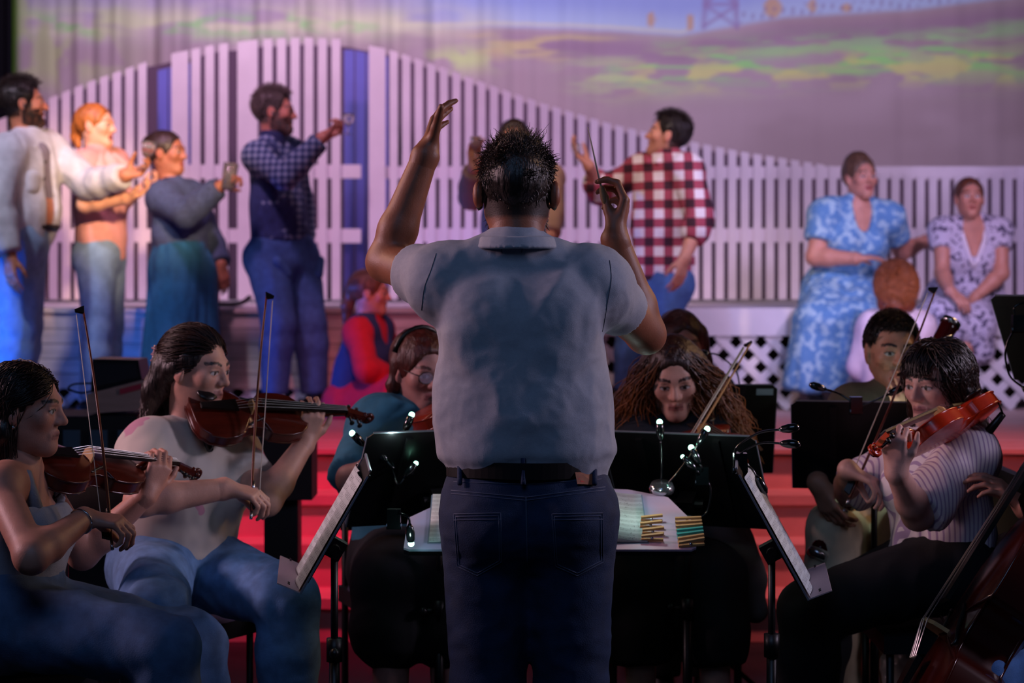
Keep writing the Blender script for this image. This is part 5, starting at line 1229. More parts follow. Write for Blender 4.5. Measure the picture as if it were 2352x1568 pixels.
def player_c():
    Y = 6.25; J = {'Ht': 1.62}
    J['shR'] = P(872, 985, Y-.06); J['shL'] = P(1050, 985, Y+.06); J['hipR'] = P(915, 1300, Y); J['hipL'] = P(1010, 1300, Y)
    J['elR'] = reach(J['shR'], 810, 1100, .27, -1); J['wrR'] = reach(J['elR'], 960, 1045, .235, -1); J['elL'] = reach(J['shL'], 1090, 1090, .27, -1); J['wrL'] = reach(J['elL'], 1150, 1000, .235, -1)
    seat_legs(J, (900, 1330), (1030, 1330), -1, -1, .42, (0, -.0), (-.08, -.04))
    hd = Head(P(967, 850, Y-.03), yawdir(150, -.18), sc=1.02)
    def hair(S, hd):
        hair_cap(S, hd, .010, (.112, -.045, .076, .086, .108)); S.ell(hd.w(0, -.10, .03), .04, None, .02); locks(S, hd, [(.07, -.02, .02), (.078, -.02, -.05), (.07, -.03, -.12)], [.022, .02, .008], .02)
    def extra(rt, hd, J, tips):
        for x in (-1, 1):
            b = MB(); b.tube([hd.w(x*.034+.024*math.cos(t), .104-.006*abs(math.cos(t)), .0+.018*math.sin(t)) for t in np.linspace(0, 2*math.pi, 17)], .0016, 5); b.tube([hd.w(x*.058, .098, .006), hd.w(x*.082, -.01, .01)], .0016, 5)
            b.build('glasses_rim', EBONY, rt, True)
            b = MB(); b.prism([hd.w(x*.034+.023*math.cos(t), .103, .017*math.sin(t)) for t in np.linspace(0, 2*math.pi, 13)[:-1]], hd.R[:, 1], .001); b.build('lens', mat('blue_glint_lens', (.75, .8, 1), .03, trans=.85, spec=1), rt)  # blue tint stands in for blue light reflected in the glasses
        b = MB(); b.tube([hd.w(-.011, .106, .004), hd.w(.011, .106, .004)], .0016, 5); b.build('glasses_bridge', EBONY, rt, True)
        b = MB(); b.tube([hd.w(.088*math.cos(t), -.02, .035+.096*math.sin(t)) for t in np.linspace(.2, 2.94, 13)], .008, 6); b.build('headband', EBONY, rt, True)
    person('red-haired string player with glasses in a teal blouse', J, skin='#b48078', hairc='#4a1c16', g=1.12, fem=True, h=.009, hh=.004, head=hd, lips='#904c50', bare_legs=True, shoes='#0c0c10',
        hands={'R': dict(d=(.9, -.1, .2), n=(0, .2, -1), curl=(.7,)*4), 'L': dict(d=(.2, -.2, .9), n=(-.5, .6, 0), curl=(.7,)*4)},
        top=dict(mat=cloth('teal_blouse', '#2f6f88', noise=.15), name='blouse', sleeve=.98, inf=.026, hem=-.02, wr=(.010, 7, (1, 1, .7), 3)), bottom=dict(mat=cloth('black_skirt', '#0c0c12'), name='skirt', inf=.03, upto=1.4, flare=.02), hair=hair, extra=extra, group=PIT)
    A = P(1002, 950, Y-.12); violin('violin under the chin of the player with glasses', VARN, A, reach(A, 1170, 985, .585, -1), (-.2, -.5, .8))
    chair('black chair under the player with glasses', (J['hipL'][0]+J['hipR'][0])/2, Y+.02, 200)
player_c()
def player_d():
    Y = 6.3; J = {'Ht': 1.62}
    J['shR'] = P(1462, 1000, Y); J['shL'] = P(1628, 1000, Y); J['hipR'] = P(1492, 1310, Y); J['hipL'] = P(1592, 1310, Y)
    J['elR'] = reach(J['shR'], 1420, 1120, .27, -1); J['wrR'] = reach(J['elR'], 1560, 1080, .235, -1); J['elL'] = reach(J['shL'], 1680, 1110, .27, -1); J['wrL'] = reach(J['elL'], 1712, 1100, .235, -1)
    seat_legs(J, (1470, 1330), (1630, 1330), -1, -1, .42, (0, .02), (-.06, -.08))
    hd = Head(P(1548, 868, Y-.04), yawdir(183, -.32), (-.06, 0, 1), sc=1.02)
    def hair(S, hd):
        hair_cap(S, hd, .012, (.118, -.045, .074, .090, .112))
        for x in (-1, 1): locks(S, hd, [(x*.075, -.03, .03), (x*.095, -.035, -.04), (x*.125, -.03, -.13), (x*.155, -.02, -.22)], [.026, .034, .046, .035], .05)
    def ends(L, rng):
        n = len(L); sx = np.sign(L[:, 0]+.02*rng.normal(size=n)); return np.stack([sx*(.07+.16*rng.rand(n)), -.07+.12*rng.rand(n), -.16-.17*rng.rand(n)], 1)
    def extra(rt, hd, J, tips):
        long_hair(rt, hd, 1700, ends, .010, 26, .0026, 16, '#2a120e', '#b06a34', 4, keep=lambda x, y, z: ((z > .05) | (y < .03)) & (z > -.06) & ~((y > .06) & (np.abs(x) < .05)), bulge=.16, frizz=.02)
        S = Sdf(); c = J['knL']
        for a, b_, r in ((P(1610, 1195, Y-.2), P(1700, 1290, Y-.25), .05), (P(1680, 1200, Y-.2), P(1730, 1330, Y-.25), .045), (P(1700, 1290, Y-.25), P(1735, 1400, Y-.25), .04)): S.cap(a, b_, r, r*.8, .03)
        part_from(S, .01, 'lap_jacket', cloth('grey_jacket', '#6a6560'), rt, (.010, 10, (1, 1, .4), 2))
    person('violinist with long curly auburn hair looking down at her stand', J, skin='#c29482', hairc='#2a120e', g=.96, fem=True, h=.009, hh=HHM, head=hd, lips='#94504e', bare_legs=True, shoes='#0c0c10',
        hands={'R': dict(d=(.9, -.1, .2), n=(0, .2, -1), curl=(.8,)*4), 'L': dict(d=(-.3, -.2, .9), n=(-.5, .6, 0), curl=(.7,)*4)},
        top=dict(mat=cloth('black_top', '#141a24'), name='top', sleeve=1.9, inf=.014, hem=-.02), bottom=dict(mat=cloth('black_skirt', '#0c0c12'), name='skirt', inf=.03, upto=1.5, flare=.02), hair=hair, extra=extra, group=PIT)
    A = P(1590, 1012, Y-.10); violin('reddish violin of the curly-haired player behind her stand', VARN, A, reach(A, 1722, 1075, .585, -1), (-.1, -.5, .8))
    e = P(1545, 1085, Y-.52); bow_thing('slanting bow of the curly-haired violinist', e, reach(e, 1724, 786, .74, 1), (-.8, 0, -.5), wood=mat('bow_wood_pale', '#a07c50', .4))
    chair('black chair under the curly-haired violinist', (J['hipL'][0]+J['hipR'][0])/2, Y+.02, 180)
player_d()
def player_e():
    Y = 7.2; J = {'Ht': 1.64}
    J['shR'] = P(1490, 905, Y); J['shL'] = P(1640, 905, Y); J['hipR'] = P(1520, 1180, Y); J['hipL'] = P(1610, 1180, Y)
    J['elR'] = reach(J['shR'], 1475, 1005, .27, -1); J['wrR'] = reach(J['elR'], 1540, 1000, .235, -1); J['elL'] = reach(J['shL'], 1665, 1005, .27, -1); J['wrL'] = reach(J['elL'], 1600, 1000, .235, -1)
    seat_legs(J, (1520, 1200), (1620, 1200), -1, -1, .42)
    hd = Head(P(1562, 795, Y), yawdir(170, -.05), sc=1.02)
    def hair(S, hd):
        hair_cap(S, hd, .014, (.118, -.05, .074, .090, .108))
        for x in (-1, 1): locks(S, hd, [(x*.075, -.01, .04), (x*.088, -.02, -.06), (x*.09, -.03, -.18)], [.028, .03, .02], .03)
    person('long-haired player half hidden behind the curly-haired violinist', J, skin='#b87868', hairc='#4a2018', g=.96, fem=True, h=.011, hh=.0042, head=hd,
        top=dict(mat=cloth('black_top', '#141a24'), name='top', sleeve=1.9, inf=.014, hem=-.02), bottom=dict(mat=cloth('black_trousers', '#0c0c12'), inf=.02), hair=hair, group=PIT)
    chair('black chair under the half hidden player', (J['hipL'][0]+J['hipR'][0])/2, Y+.02, 180)
player_e()
def player_f():
    Y = 6.65; J = {'Ht': 1.76}
    J['shR'] = P(1958, 945, Y-.02); J['shL'] = P(2150, 945, Y+.02); J['hipR'] = P(1992, 1235, Y+.03); J['hipL'] = P(2100, 1235, Y+.03)
    J['elR'] = reach(J['shR'], 1880, 1040, .29, -1); J['wrR'] = reach(J['elR'], 1878, 1110, .25, -1); J['elL'] = reach(J['shL'], 2180, 1060, .29, -1); J['wrL'] = reach(J['elL'], 2100, 960, .25, -1)
    seat_legs(J, (1918, 1222), (2075, 1225), -1, -1, .45, (-.0, .0), (-.03, -.03))
    hd = Head(P(2050, 808, Y-.02), yawdir(176, -.02), sc=1.06)
    def extra(rt, hd, J, tips):
        lat, lp, pel, sh, u, f = dirs(J); S = Sdf()
        for x in (-1, 1): S.cap(sh+u*.075+lat*x*.06-f*.03, sh+u*.03+lat*x*.04+f*.085, .018, .022, .02)
        part_from(S, .008, 'collar', OL, rt)
        crop_hair(2600, ln=.09)(rt, hd)
    OL = cloth('olive_polo', '#5e5644')
    person('dark-haired bassoonist with a moustache in an olive polo and beige trousers', J, skin='#be8a6e', hairc='#17100e', g=1.04, h=.0085, hh=HHM, head=hd, stubble=.38, lips='#8a4c46',
        hands={'R': dict(d=(.35, -.2, -.85), n=(.7, .5, 0), curl=(.5,)*4, spread=.2), 'L': dict(d=(-.5, -.2, .8), n=(.3, .8, 0), curl=(.7,)*4)},
        top=dict(mat=OL, sleeve=.6, inf=.018, hem=-.02, name='polo_shirt'), bottom=dict(mat=cloth('beige_trousers', '#d8c8a6'), inf=.022, flare=.008, wr=(.010, 7, (1, 1, 1), 4)), hair=hair_short(.004, -.010, .3, .004), extra=extra, group=PIT)
    # bassoon
    a = P(1884, 1262, 6.20); b_ = P(2184, 740, 6.52); d = nz(b_-a); L = np.linalg.norm(b_-a)
    rt = root('bassoon', a, 'dark red bassoon standing diagonally before the olive polo player', 'bassoon'); WD = mat('bassoon_wood', '#4a0f10', .18, spec=.7)
    _, u, v = frame_of(d)
    b = MB(); b.tube([a, a+d*.30], [.030, .028], 14); b.build('boot_joint', WD, rt, True)
    b = MB(); b.tube([a+d*.30, a+d*(L-.26)], [.020, .019], 14); b.build('long_joint', WD, rt, True)
    b = MB(); b.tube([a+d*(L-.26), a+d*(L-.10), a+d*(L-.03), a+d*L], [.020, .026, .030, .032], 16); b.build('bell', WD, rt, True)
    b = MB(); b.tube([a+d*(L-.012), a+d*(L+.004)], .034, 18); b.build('bell_ring', SILV, rt, True)
    b = MB(); b.tube([a+d*.28+u*.035, a+d*.75+u*.033], .014, 12); b.build('wing_joint', WD, rt, True)
    for t in (-.03, .30, L-.27):
        b = MB(); b.tube([a+d*t, a+d*(t+.02)], .0335 if t < .1 else .027, 14); b.build('metal_ferrule', SILV, rt, True)
    for i in range(9):
        t = .08+.07*i; q = a+d*t-np.array([0, .032, 0]); b = MB(); b.lathe([(.011, 0), (.012, .004), (.008, .008)], q, (0, -1, .1), 10); b.build('key', SILV, rt, True)
    b = MB(); b.tube([a+d*.05-np.array([.012, .034, 0]), a+d*(L-.3)-np.array([.010, .024, 0])], .0025, 5); b.build('key_rod', SILV, rt, True)
    m = hd.w(0, .10, -.066); q = a+d*.75+u*.033; b = MB(); b.tube(spline([q, q+d*.10+np.array([0, -.02, .0]), (q+m)/2+np.array([0, -.08, .06]), m], 6), .0045, 8); b.build('crook', SILV, rt, True)
    chair('black chair under the bassoonist', (J['hipL'][0]+J['hipR'][0])/2, Y+.05, 180)
player_f()
def player_g():
    Y = 5.72; J = {'Ht': 1.64}
    J['shL'] = P(2226, 1040, Y-.14); J['shR'] = P(2112, 1035, Y+.14); J['hipL'] = P(2190, 1305, Y-.09); J['hipR'] = P(2130, 1300, Y+.09)
    J['elL'] = reach(J['shL'], 2108, 1182, .275, -1); J['wrL'] = reach(J['elL'], 2058, 1082, .235, -1)
    J['elR'] = reach(J['shR'], 1950, 1128, .27, 1); J['wrR'] = reach(J['elR'], 1948, 1078, .235, -1)
    seat_legs(J, (1895, 1392), (1860, 1400), 1, -1, .45, (-.04, -.02))
    hd = Head(P(2150, 880, Y), yawdir(-130, -.12), sc=1.0)
    def hair(S, hd):
        hair_cap(S, hd, .004, (.118, -.040, .078, .088, .116))
        for x in (-1, 1): locks(S, hd, [(x*.07, -.01, .03), (x*.08, -.02, -.03), (x*.075, -.03, -.10)], [.016, .018, .014], .03)
        locks(S, hd, [(0, -.09, .02), (0, -.10, -.08), (0, -.09, -.15)], [.04, .05, .035], .04)
    def ends(L, rng):
        n = len(L); fr = (L[:, 1] > .05) & (L[:, 2] > .04)
        e = np.stack([np.sign(L[:, 0])*(.055+.05*rng.rand(n)), -.12+.14*rng.rand(n), -.12-.09*rng.rand(n)], 1)
        e[fr] = np.stack([L[fr, 0]*1.1, .10+.012*rng.rand(fr.sum()), .026+.02*rng.rand(fr.sum())], 1); return e
    STR = pattern_mat('striped_blouse', lambda N, L, x, y, z, o: mixc(N, L, stripe(N, L, mth(N, L, 'ADD', mth(N, L, 'MULTIPLY', x, .95), mth(N, L, 'MULTIPLY', y, .35)), .013, .32), '#e2d8de', '#a892b4'))
    def extra(rt, hd, J, tips):
        swept(rt, hd, 2600, lambda L, rng: np.stack([np.where(L[:, 0] > 0, .9, -.9)*(.6+.4*rng.rand(len(L))), -.9+1.3*rng.rand(len(L)), -.25+0*L[:, 0]], 1), lambda L, rng: np.stack([np.sign(L[:, 0])*(.05+.055*rng.rand(len(L))), -.11+.12*rng.rand(len(L)), -.13-.08*rng.rand(len(L))], 1), .016, .5, 14, .0017, '#170d0d', '#44261c', 8, lambda x, y, z: (y < .05) & (z > .0), wave=.007, freq=16)
        swept(rt, hd, 500, lambda L, rng: np.stack([L[:, 0]*11, .95+0*L[:, 0], .10+.12*rng.rand(len(L))], 1), lambda L, rng: np.stack([L[:, 0]*1.25, .092+.006*rng.rand(len(L)), .028+.014*rng.rand(len(L))], 1), .010, .8, 10, .0017, '#170d0d', '#2e1a16', 18, lambda x, y, z: (y > .0) & (z > .085) & (np.abs(x) < .055), wave=.002, freq=8, jit=.05)
    person('violinist with dark fringe in a striped white blouse and black trousers', J, skin='#c89a8e', hairc='#150c0c', g=.97, fem=True, h=HM, hh=HHM, head=hd, lips='#94545a', arm0=.048,
        hands={'L': dict(d=(-.10, -.10, 1), n=(.40, .85, .1), curl=(1.15, 1.1, 1.05, 1.0), spread=.12, thumb=(.7, .6, .1)), 'R': dict(d=(.75, -.25, -.35), n=(-.2, .1, -1), curl=(.55, .65, .7, .75), thumb=(.8, .3, .7))},
        top=dict(mat=STR, name='blouse', sleeve=.93, inf=.020, hem=-.01, wr=(.014, 8, (1, 1, .6), 3)), bottom=dict(mat=cloth('black_trousers', '#0c0c12'), inf=.022, flare=.006), hair=hair, extra=extra, group=PIT)
    A = P(2258, 962, Y-.12); violin('bright orange-red violin under the chin of the fringed player', mat('violin_bright', '#b02c10', .2, noise=.2, nscale=14, stretch=(1, 5, 1), spec=.7), A, reach(A, 2014, 1056, .585, -1), (-.25, .62, .75))
    e = P(1948, 1150, J['wrR'][1]-.02); bow_thing('bow raised by the violinist in the striped blouse', e, reach(e, 2150, 662, .74, 1), (-.9, 0, -.4))
    chair('black chair under the striped blouse violinist', J['hipL'][0]*.5+J['hipR'][0]*.5, Y, 90)
player_g()
def player_h():
    Y = 5.35; J = {'Ht': 1.72}
    J['shL'] = P(2500, 1020, Y+.02); J['shR'] = P(2560, 1010, Y+.34); J['hipL'] = P(2500, 1400, Y-.0); J['hipR'] = P(2500, 1400, Y+.2)
    J['elL'] = reach(J['shL'], 2440, 1180, .28, -1); J['wrL'] = reach(J['elL'], 2352, 1165, .24, 1)
    J['elR'] = reach(J['shR'], 2370, 1275, .29, 1); J['wrR'] = reach(J['elR'], 2200, 1298, .24, -1)
    seat_legs(J, (2255, 1570), (2290, 1440), -1, 1, .44)
    J['knL'] = reach(J['hipL'], 2275, 1560, .44, -1); J['anL'] = J['knL']+np.array([.05, 0, 0]); J['anL'][2] = .085
    hd = Head(P(2530, 850, Y+.18), yawdir(-95, -.1), sc=1.04)
    A = P(2125, 1800, 5.05); B = P(2645, 905, 5.35); d = nz(B-A)
    c = instrument('cello', 'glossy dark red cello leaning at the lower right edge', VARN3, 2.08, .055, True); set_frame(c, A, A+d, (-.88, .10, .46))
    person('cellist in blue jeans, only hands and knee reaching in at right', J, skin='#b07c68', hairc='#241814', g=1.0, h=.009, hh=.006, head=hd,
        hands={'L': dict(d=(-.72, -.1, .62), n=(-.35, .3, -.6), curl=(.45, .5, .55, .55), spread=.35, thumb=(.7, .5, .5)), 'R': dict(d=(-.85, -.25, -.30), n=(.1, -.2, -1), curl=(.6,)*4, thumb=(.8, .3, .7))},
        top=dict(mat=cloth('black_top', '#141a24'), name='top', sleeve=1.2, inf=.016, hem=-.02), bottom=dict(mat=cloth('jean_h', '#4a7ab8', noise=.2), inf=.02), hair=hair_short(.014), group=PIT)
    e = P(2077, 1268, J['wrR'][1]-.08); bow_thing('cello bow in the hand at the lower right', e, P(2420, 1830, J['wrR'][1]-.35), (.8, .2, .4), .72)
    chair('black chair of the cellist at the right edge', J['hipL'][0]*.5+J['hipR'][0]*.5+.05, Y+.1, 90)
player_h()
# ---------------------------------------------------------------- stands, lamps and small things
DESK = mat('stand_black', '#08080b', .42, spec=.5); DESKE = mat('stand_edge', '#9aa2b0', .35, metal=.6); LIPM = mat('stand_lip', '#b9a4aa', .45)
PAPER = mat('paper', '#c9d4d6', .8)
def sheet_mat():
    def fn(N, L, x, y, z, o):
        # five-line staves in local x (across) / z (down the page)
        row = mth(N, L, 'FRACT', mth(N, L, 'ADD', mth(N, L, 'DIVIDE', z, .026), 100)); fine = stripe(N, L, z, .0038, .24)
        ins = mth(N, L, 'MULTIPLY', mth(N, L, 'LESS_THAN', row, .62), fine)
        n = N.new('ShaderNodeTexNoise'); n.inputs['Scale'].default_value = 260; L.new(o, n.inputs['Vector'])
        dots = mth(N, L, 'MULTIPLY', mth(N, L, 'GREATER_THAN', n.outputs[0], .66), mth(N, L, 'LESS_THAN', row, .75))
        return mixc(N, L, mth(N, L, 'MAXIMUM', mth(N, L, 'MULTIPLY', ins, .7), dots), '#cdd8d8', '#2c3238')
    return pattern_mat('printed_music', fn, .8)
def rod(par, name, pts, r, m, n=8): b = MB(); b.tube(pts, r, n); return b.build(name, m, par, True)
def music_stand(label, c, q, tilt, wd=.50, ht=.34, paper=0, lip=True, sticker=False):
    c = np.asarray(c, float); q = nz(np.array([q[0], q[1], 0.])); t = math.radians(tilt); z = np.array([0, 0, 1.])
    s = z*math.cos(t)-q*math.sin(t); n = q*math.cos(t)+z*math.sin(t); r = np.cross(s, n)
    base = c-n*.05; base = np.array([base[0], base[1], 0])
    rt = root('music_stand', base, label, 'music stand', 'black music stands')
    def D(x, y, k=0): return c+r*x*wd/2+s*y*ht/2+n*k
    b = MB(); b.prism([D(-1, -1), D(1, -1), D(1, .92), D(.94, 1), D(-.94, 1), D(-1, .92)], -n, .003); dk = b.build('desk', DESK, rt)
    b = MB(); b.bar(D(-.94, 1), D(.94, 1), .006, .005, n); b.build('top_edge', DESKE, dk)
    for x in (-1, 1): b = MB(); b.bar(D(x, -1), D(x, .92), .005, .005, n); b.build('side_edge', DESKE, dk)
    for x in (-.5, .5): b = MB(); b.bar(D(x, -.9, -.008), D(x, .9, -.008), .02, .010, n); b.build('stiffener', DESK, dk)
    if lip:
        lp = D(0, -1, .032); R = np.stack([r, s, n], 1); b = MB()
        b.prism([D(-1, -1), D(1, -1), D(1.0, -1.04, .062), D(-1.0, -1.04, .062)], s, .003); l_ = b.build('shelf', LIPM, rt)
        for x in (-.9, -.8, .8, .9): b = MB(); b.bar(D(x-.02, -.975, .035), D(x+.02, -.975, .035), .006, .002, s); b.build('slot', DESK, l_)
    cl = D(0, -.35, -.035)
    b = MB(); b.box(cl, (.05, .05, .05), np.stack([r, s, n], 1)); b.tube([cl-r*.05, cl+r*.05], .014, 10); b.build('tilt_hinge', DESK, rt)
    top = np.array([cl[0], cl[1], cl[2]]); b2 = np.array([cl[0], cl[1], 0])
    rod(rt, 'upper_tube', [b2+z*.42, top], .0095, DESK); rod(rt, 'lower_tube', [b2+z*.06, b2+z*.50], .014, DESK)
    b = MB(); b.tube([b2+z*.47, b2+z*.53], .021, 10); b.tube([b2+z*.50, b2+z*.50+r*.045], .008, 8); b.ball(b2+z*.50+r*.05, .014, 8); b.build('height_clutch', DESK, rt, True)
    for k in range(3):
        a = 2*math.pi*k/3+.4; e = b2+np.array([math.cos(a), math.sin(a), 0])*.24+z*.012
        rod(rt, 'leg', spline([b2+z*.20, (b2+e)/2+z*.11, e], 4), .009, DESK, 6)
    if sticker: b = MB(); b.prism([D(-.95, .78, -.0035), D(-.72, .78, -.0035), D(-.72, .92, -.0035), D(-.95, .92, -.0035)], -n, .0006); b.build('name_sticker', mat('sticker', '#9fb4b8', .6), dk)
    if paper:
        m = root('sheet_music', D(0, 0, .004), 'open sheet music on %s' % label.replace('music stand ', 'the stand ', 1), 'sheet music', 'sheets on music stands')
        Rm = Matrix(np.stack([r, -n, s], 1).tolist()); m.rotation_euler = Rm.to_euler()
        for k in (-1, 1):
            b = MB(); w2 = .225; xs = np.linspace(0, w2, 7); V = []; F = []
            for i, x in enumerate(xs):
                y = -.003-.010*math.sin(math.pi*min(x/w2*1.2, 1)); V += [(k*x, y, -ht/2+.004), (k*x, y, ht/2-.03)]
            F = [(2*i, 2*i+2, 2*i+3, 2*i+1) for i in range(6)]; b.add(V, F); b.build('page', sheet_mat(), m, True, off=(0, 0, 0))
    return rt, D
LED = mat('lamp_bead', (.36, 1, .70), .3, emit=7); LEDH = mat('lamp_housing', '#0c1214', .15, spec=.8); CHROME = mat('lamp_chrome', '#b8c0c4', .12, metal=.9)
def clip_lamp(label, base, arms, clip=True, light=None):
    base = np.asarray(base, float); rt = root('clip_lamp', base, label, 'clip lamp', 'battery clip lamps')
    b = MB(); b.box(base, (.035, .03, .05)); b.tube([base+np.array([-.02, 0, -.02]), base+np.array([.02, 0, -.02])], .009, 8); b.build('clip', LEDH, rt)
    for pts, on in arms:
        p = spline([base]+[np.asarray(q, float) for q in pts], 6); rod(rt, 'gooseneck', p, .0032, LEDH, 6)
        e = p[-1]; d = nz(p[-1]-p[-2]); b = MB(); b.lathe([(.0035, -.004), (.009, .006), (.012, .022), (.011, .040), (.005, .050)], e, d, 12); h_ = b.build('lamp_head', LEDH, rt, True)
        if on: b = MB(); b.ball(e+d*.050, .0085 if on is True else on, 10); b.build('bead', LED, h_, True, off=wloc(rt))
    if light is not None:
        l = bpy.data.lights.new('lamp_glow', 'POINT'); l.energy = light[1]; l.color = (.72, 1, .93); l.shadow_soft_size = .01
        o = bpy.data.objects.new('lamp_glow', l); COL.objects.link(o); o.location = tuple(light[0])
    return rt
# stands
sAB, dAB = music_stand('music stand shared by the two violinists at left', P(768, 1195, 5.14), (-1, -.10), 30, .46, .345, 1)
sC, dC = music_stand('music stand of the player with glasses, left of the conductor', P(1010, 1095, 5.72), (-.40, .92), 34, .50, .34)
sD, dD = music_stand('music stand of the curly-haired violinist, right of the conductor', P(1578, 1102, 5.75), (.40, .92), 34, .46, .34)
sR, dR = music_stand('music stand tilted toward the striped blouse violinist', P(1772, 1200, 5.2), (1, -.12), 29, .46, .37, 1)
sF, dF = music_stand('music stand in front of the bassoonist', P(2008, 1024, 6.12), (.18, .98), 22, .50, .30)
sE, dE = music_stand('rear music stand behind the curly hair with a pale sticker', P(1612, 986, 6.78), (-.05, 1), 16, .50, .32, sticker=True)
sX, dX = music_stand('music stand cut off by the right edge of the picture', P(2492, 780, 5.9), (.55, .84), 40, .50, .34)
# conductor's desk: pale board on a post
z = np.array([0, 0, 1.]); f0 = P(1262, 1266, 5.25); b0 = P(1262, 1126, 5.60); s = nz(b0-f0); n = np.cross(np.array([1., 0, 0]), s); HT = np.linalg.norm(b0-f0)
cd = root('conductor_stand', (f0[0], f0[1]+.18, 0), 'conductor desk, a wide pale board on a black post', 'music stand')
def B_(x, y, k=0): return f0+np.array([1., 0, 0])*x+s*y*HT+n*k
pl = [B_(-.385, .03), B_(-.37, 0), B_(.375, 0), B_(.388, .03), B_(.388, .45), B_(.33, .85), B_(.22, .985), B_(.15, 1), B_(-.16, 1), B_(-.23, .97), B_(-.385, .5)]
def brd(N, L, x, y, z, o):
    nn = N.new('ShaderNodeTexNoise'); nn.inputs['Scale'].default_value = 5; L.new(o, nn.inputs['Vector']); r = N.new('ShaderNodeMapRange'); r.inputs[1].default_value = .42; r.inputs[2].default_value = .62; L.new(nn.outputs[0], r.inputs[0]); return mixc(N, L, r.outputs[0], '#c9a8bc', '#a9b4d8')
b = MB(); b.prism(pl, n, .006); b.build('board', pattern_mat('board_print', brd, .5), cd)
b = MB(); b.prism([p-n*.012 for p in pl], n, .010); b.build('tray', DESK, cd)
rod(cd, 'post', [B_(0, .5, -.02)*np.array([1, 1, 0])+z*.05, B_(0, .5, -.02)], .018, DESK, 10)
for k in range(3):
    a = 2*math.pi*k/3+.5; q = B_(0, .5)*np.array([1, 1, 0]); rod(cd, 'leg', [q+z*.16, q+np.array([math.cos(a), math.sin(a), 0])*.28+z*.012], .011, DESK, 6)
# open score
R = np.stack([np.array([1., 0, 0]), -n, s], 1); sc0 = B_(-.03, .10, .008)
sc = root('score_book', sc0, 'thick open score with printed staves lying on the conductor desk', 'book'); sc.rotation_euler = Matrix(R.tolist()).to_euler()
for k in (-1, 1):
    w2 = .29; V = []; F = []; xs = np.linspace(0, w2, 12); hh_ = .285
    for x in xs:
        y = -.004-.020*math.sin(min(math.pi, x/w2*3.4+.25))**.7*(1-.35*x/w2) if x > 0 else -.004; V += [(k*x, y, .0), (k*x, y, hh_), (k*x, 0, 0), (k*x, 0, hh_)]
    for i in range(11): F += [(4*i, 4*i+4, 4*i+5, 4*i+1), (4*i+2, 4*i+3, 4*i+7, 4*i+6), (4*i, 4*i+2, 4*i+6, 4*i+4), (4*i+1, 4*i+5, 4*i+7, 4*i+3)]
    F += [(44, 46, 47, 45)]
    link_mesh('page_block', V, F, sheet_mat(), sc, True, off=(0, 0, 0))
    b = MB(); b.box((k*w2/2, .003, hh_/2), (w2+.008, .003, hh_+.012)); b.build('cover', mat('score_cover', '#7f93a6', .6), sc, off=(0, 0, 0))
# clothes pegs along the right rim of the board
pegw = mat('peg_wood', '#b98f5e', .7); pegt = mat('peg_teal', '#2f9a94', .6)
pins = [(.372, .04+.060*i, [pegw, pegw, pegt, pegt, pegw, pegw, pegw][i]) for i in range(7)]
words = ['nearest', 'second nearest', 'lower teal', 'upper teal', 'third farthest', 'second farthest', 'farthest']
for i, (x, y, m) in enumerate(pins):
    o = B_(x, y, .007); pr = root('clothes_peg', o, '%s clothes peg on the right rim of the conductor desk' % words[i], 'clothes peg', 'pegs on the desk rim')
    d = nz(np.array([1., 0, 0])*1+s*(.18-.05*i)); u_ = np.cross(n, d)
    for k, lift in ((-1, .0), (1, .010)): b = MB(); b.bar(o-d*.032+n*(lift+.004), o+d*.038+n*(lift*1.7+.004), .008, .006, n); b.build('jaw', m, pr)
    b = MB(); b.tube([o-u_*.006+n*.009, o+u_*.006+n*.009], .004, 8); b.build('spring', SILV, pr, True)
for i in range(4):
    o = B_(.272+.004*(i % 2), .12+.10*i, .012); pr = root('clothes_peg', o, ['nearest tan', 'second tan', 'third tan', 'farthest tan'][i]+' clothes peg gripping the score page edge', 'clothes peg', 'pegs on the score')
    for k, lift in ((-1, .0), (1, .010)): b = MB(); b.bar(o+np.array([-.028, 0, 0])+n*lift, o+np.array([.030, 0, 0])+n*(lift*1.7), .009, .006, n); b.build('jaw', pegw, pr)
    b = MB(); b.tube([o-s*.006+n*.006, o+s*.006+n*.006], .004, 8); b.build('spring', SILV, pr, True)
# clip lamps
clip_lamp('clip lamp with lit beads on the stand of the player with glasses', P(893, 1042, 5.66), [([P(912, 1030, 5.62), P(930, 990, 5.62)], True), ([P(862, 1045, 5.60), P(836, 1022, 5.58)], True), ([P(905, 1075, 5.60), P(888, 1058, 5.60)], True), ([P(912, 1110, 5.6), P(930, 1096, 5.6)], .007)], light=(P(905, 1000, 5.55), .25))
clip_lamp('hanging lit lamp over the left wing of the conductor desk', P(905, 1190, 5.24), [([P(920, 1180, 5.22), P(938, 1188, 5.20), P(941, 1205, 5.20)], True)], light=(P(941, 1240, 5.16), .10))
clip_lamp('twin gooseneck lamp with glowing tips standing on the right desk', P(1515, 1128, 5.60), [([P(1520, 1085, 5.58), P(1517, 1010, 5.58)], True), ([P(1548, 1095, 5.58), P(1590, 1040, 5.58), P(1603, 1020, 5.58)], True), ([P(1512, 1165, 5.52), P(1497, 1196, 5.50)], .006)], light=(P(1480, 1100, 5.34), .45))
b = MB(); b.lathe([(.001, -.012), (.034, -.012), (.036, 0), (.030, .014), (.001, .016)], (0, 0, 0), (0, -.3, 1), 18); o = b.build('lamp_puck', CHROME, None, True, off=(0, 0, 0)); o.location = tuple(P(1520, 1120, 5.58)); tagp(o, 'round chrome lamp base on the rim of the right desk', 'lamp base')
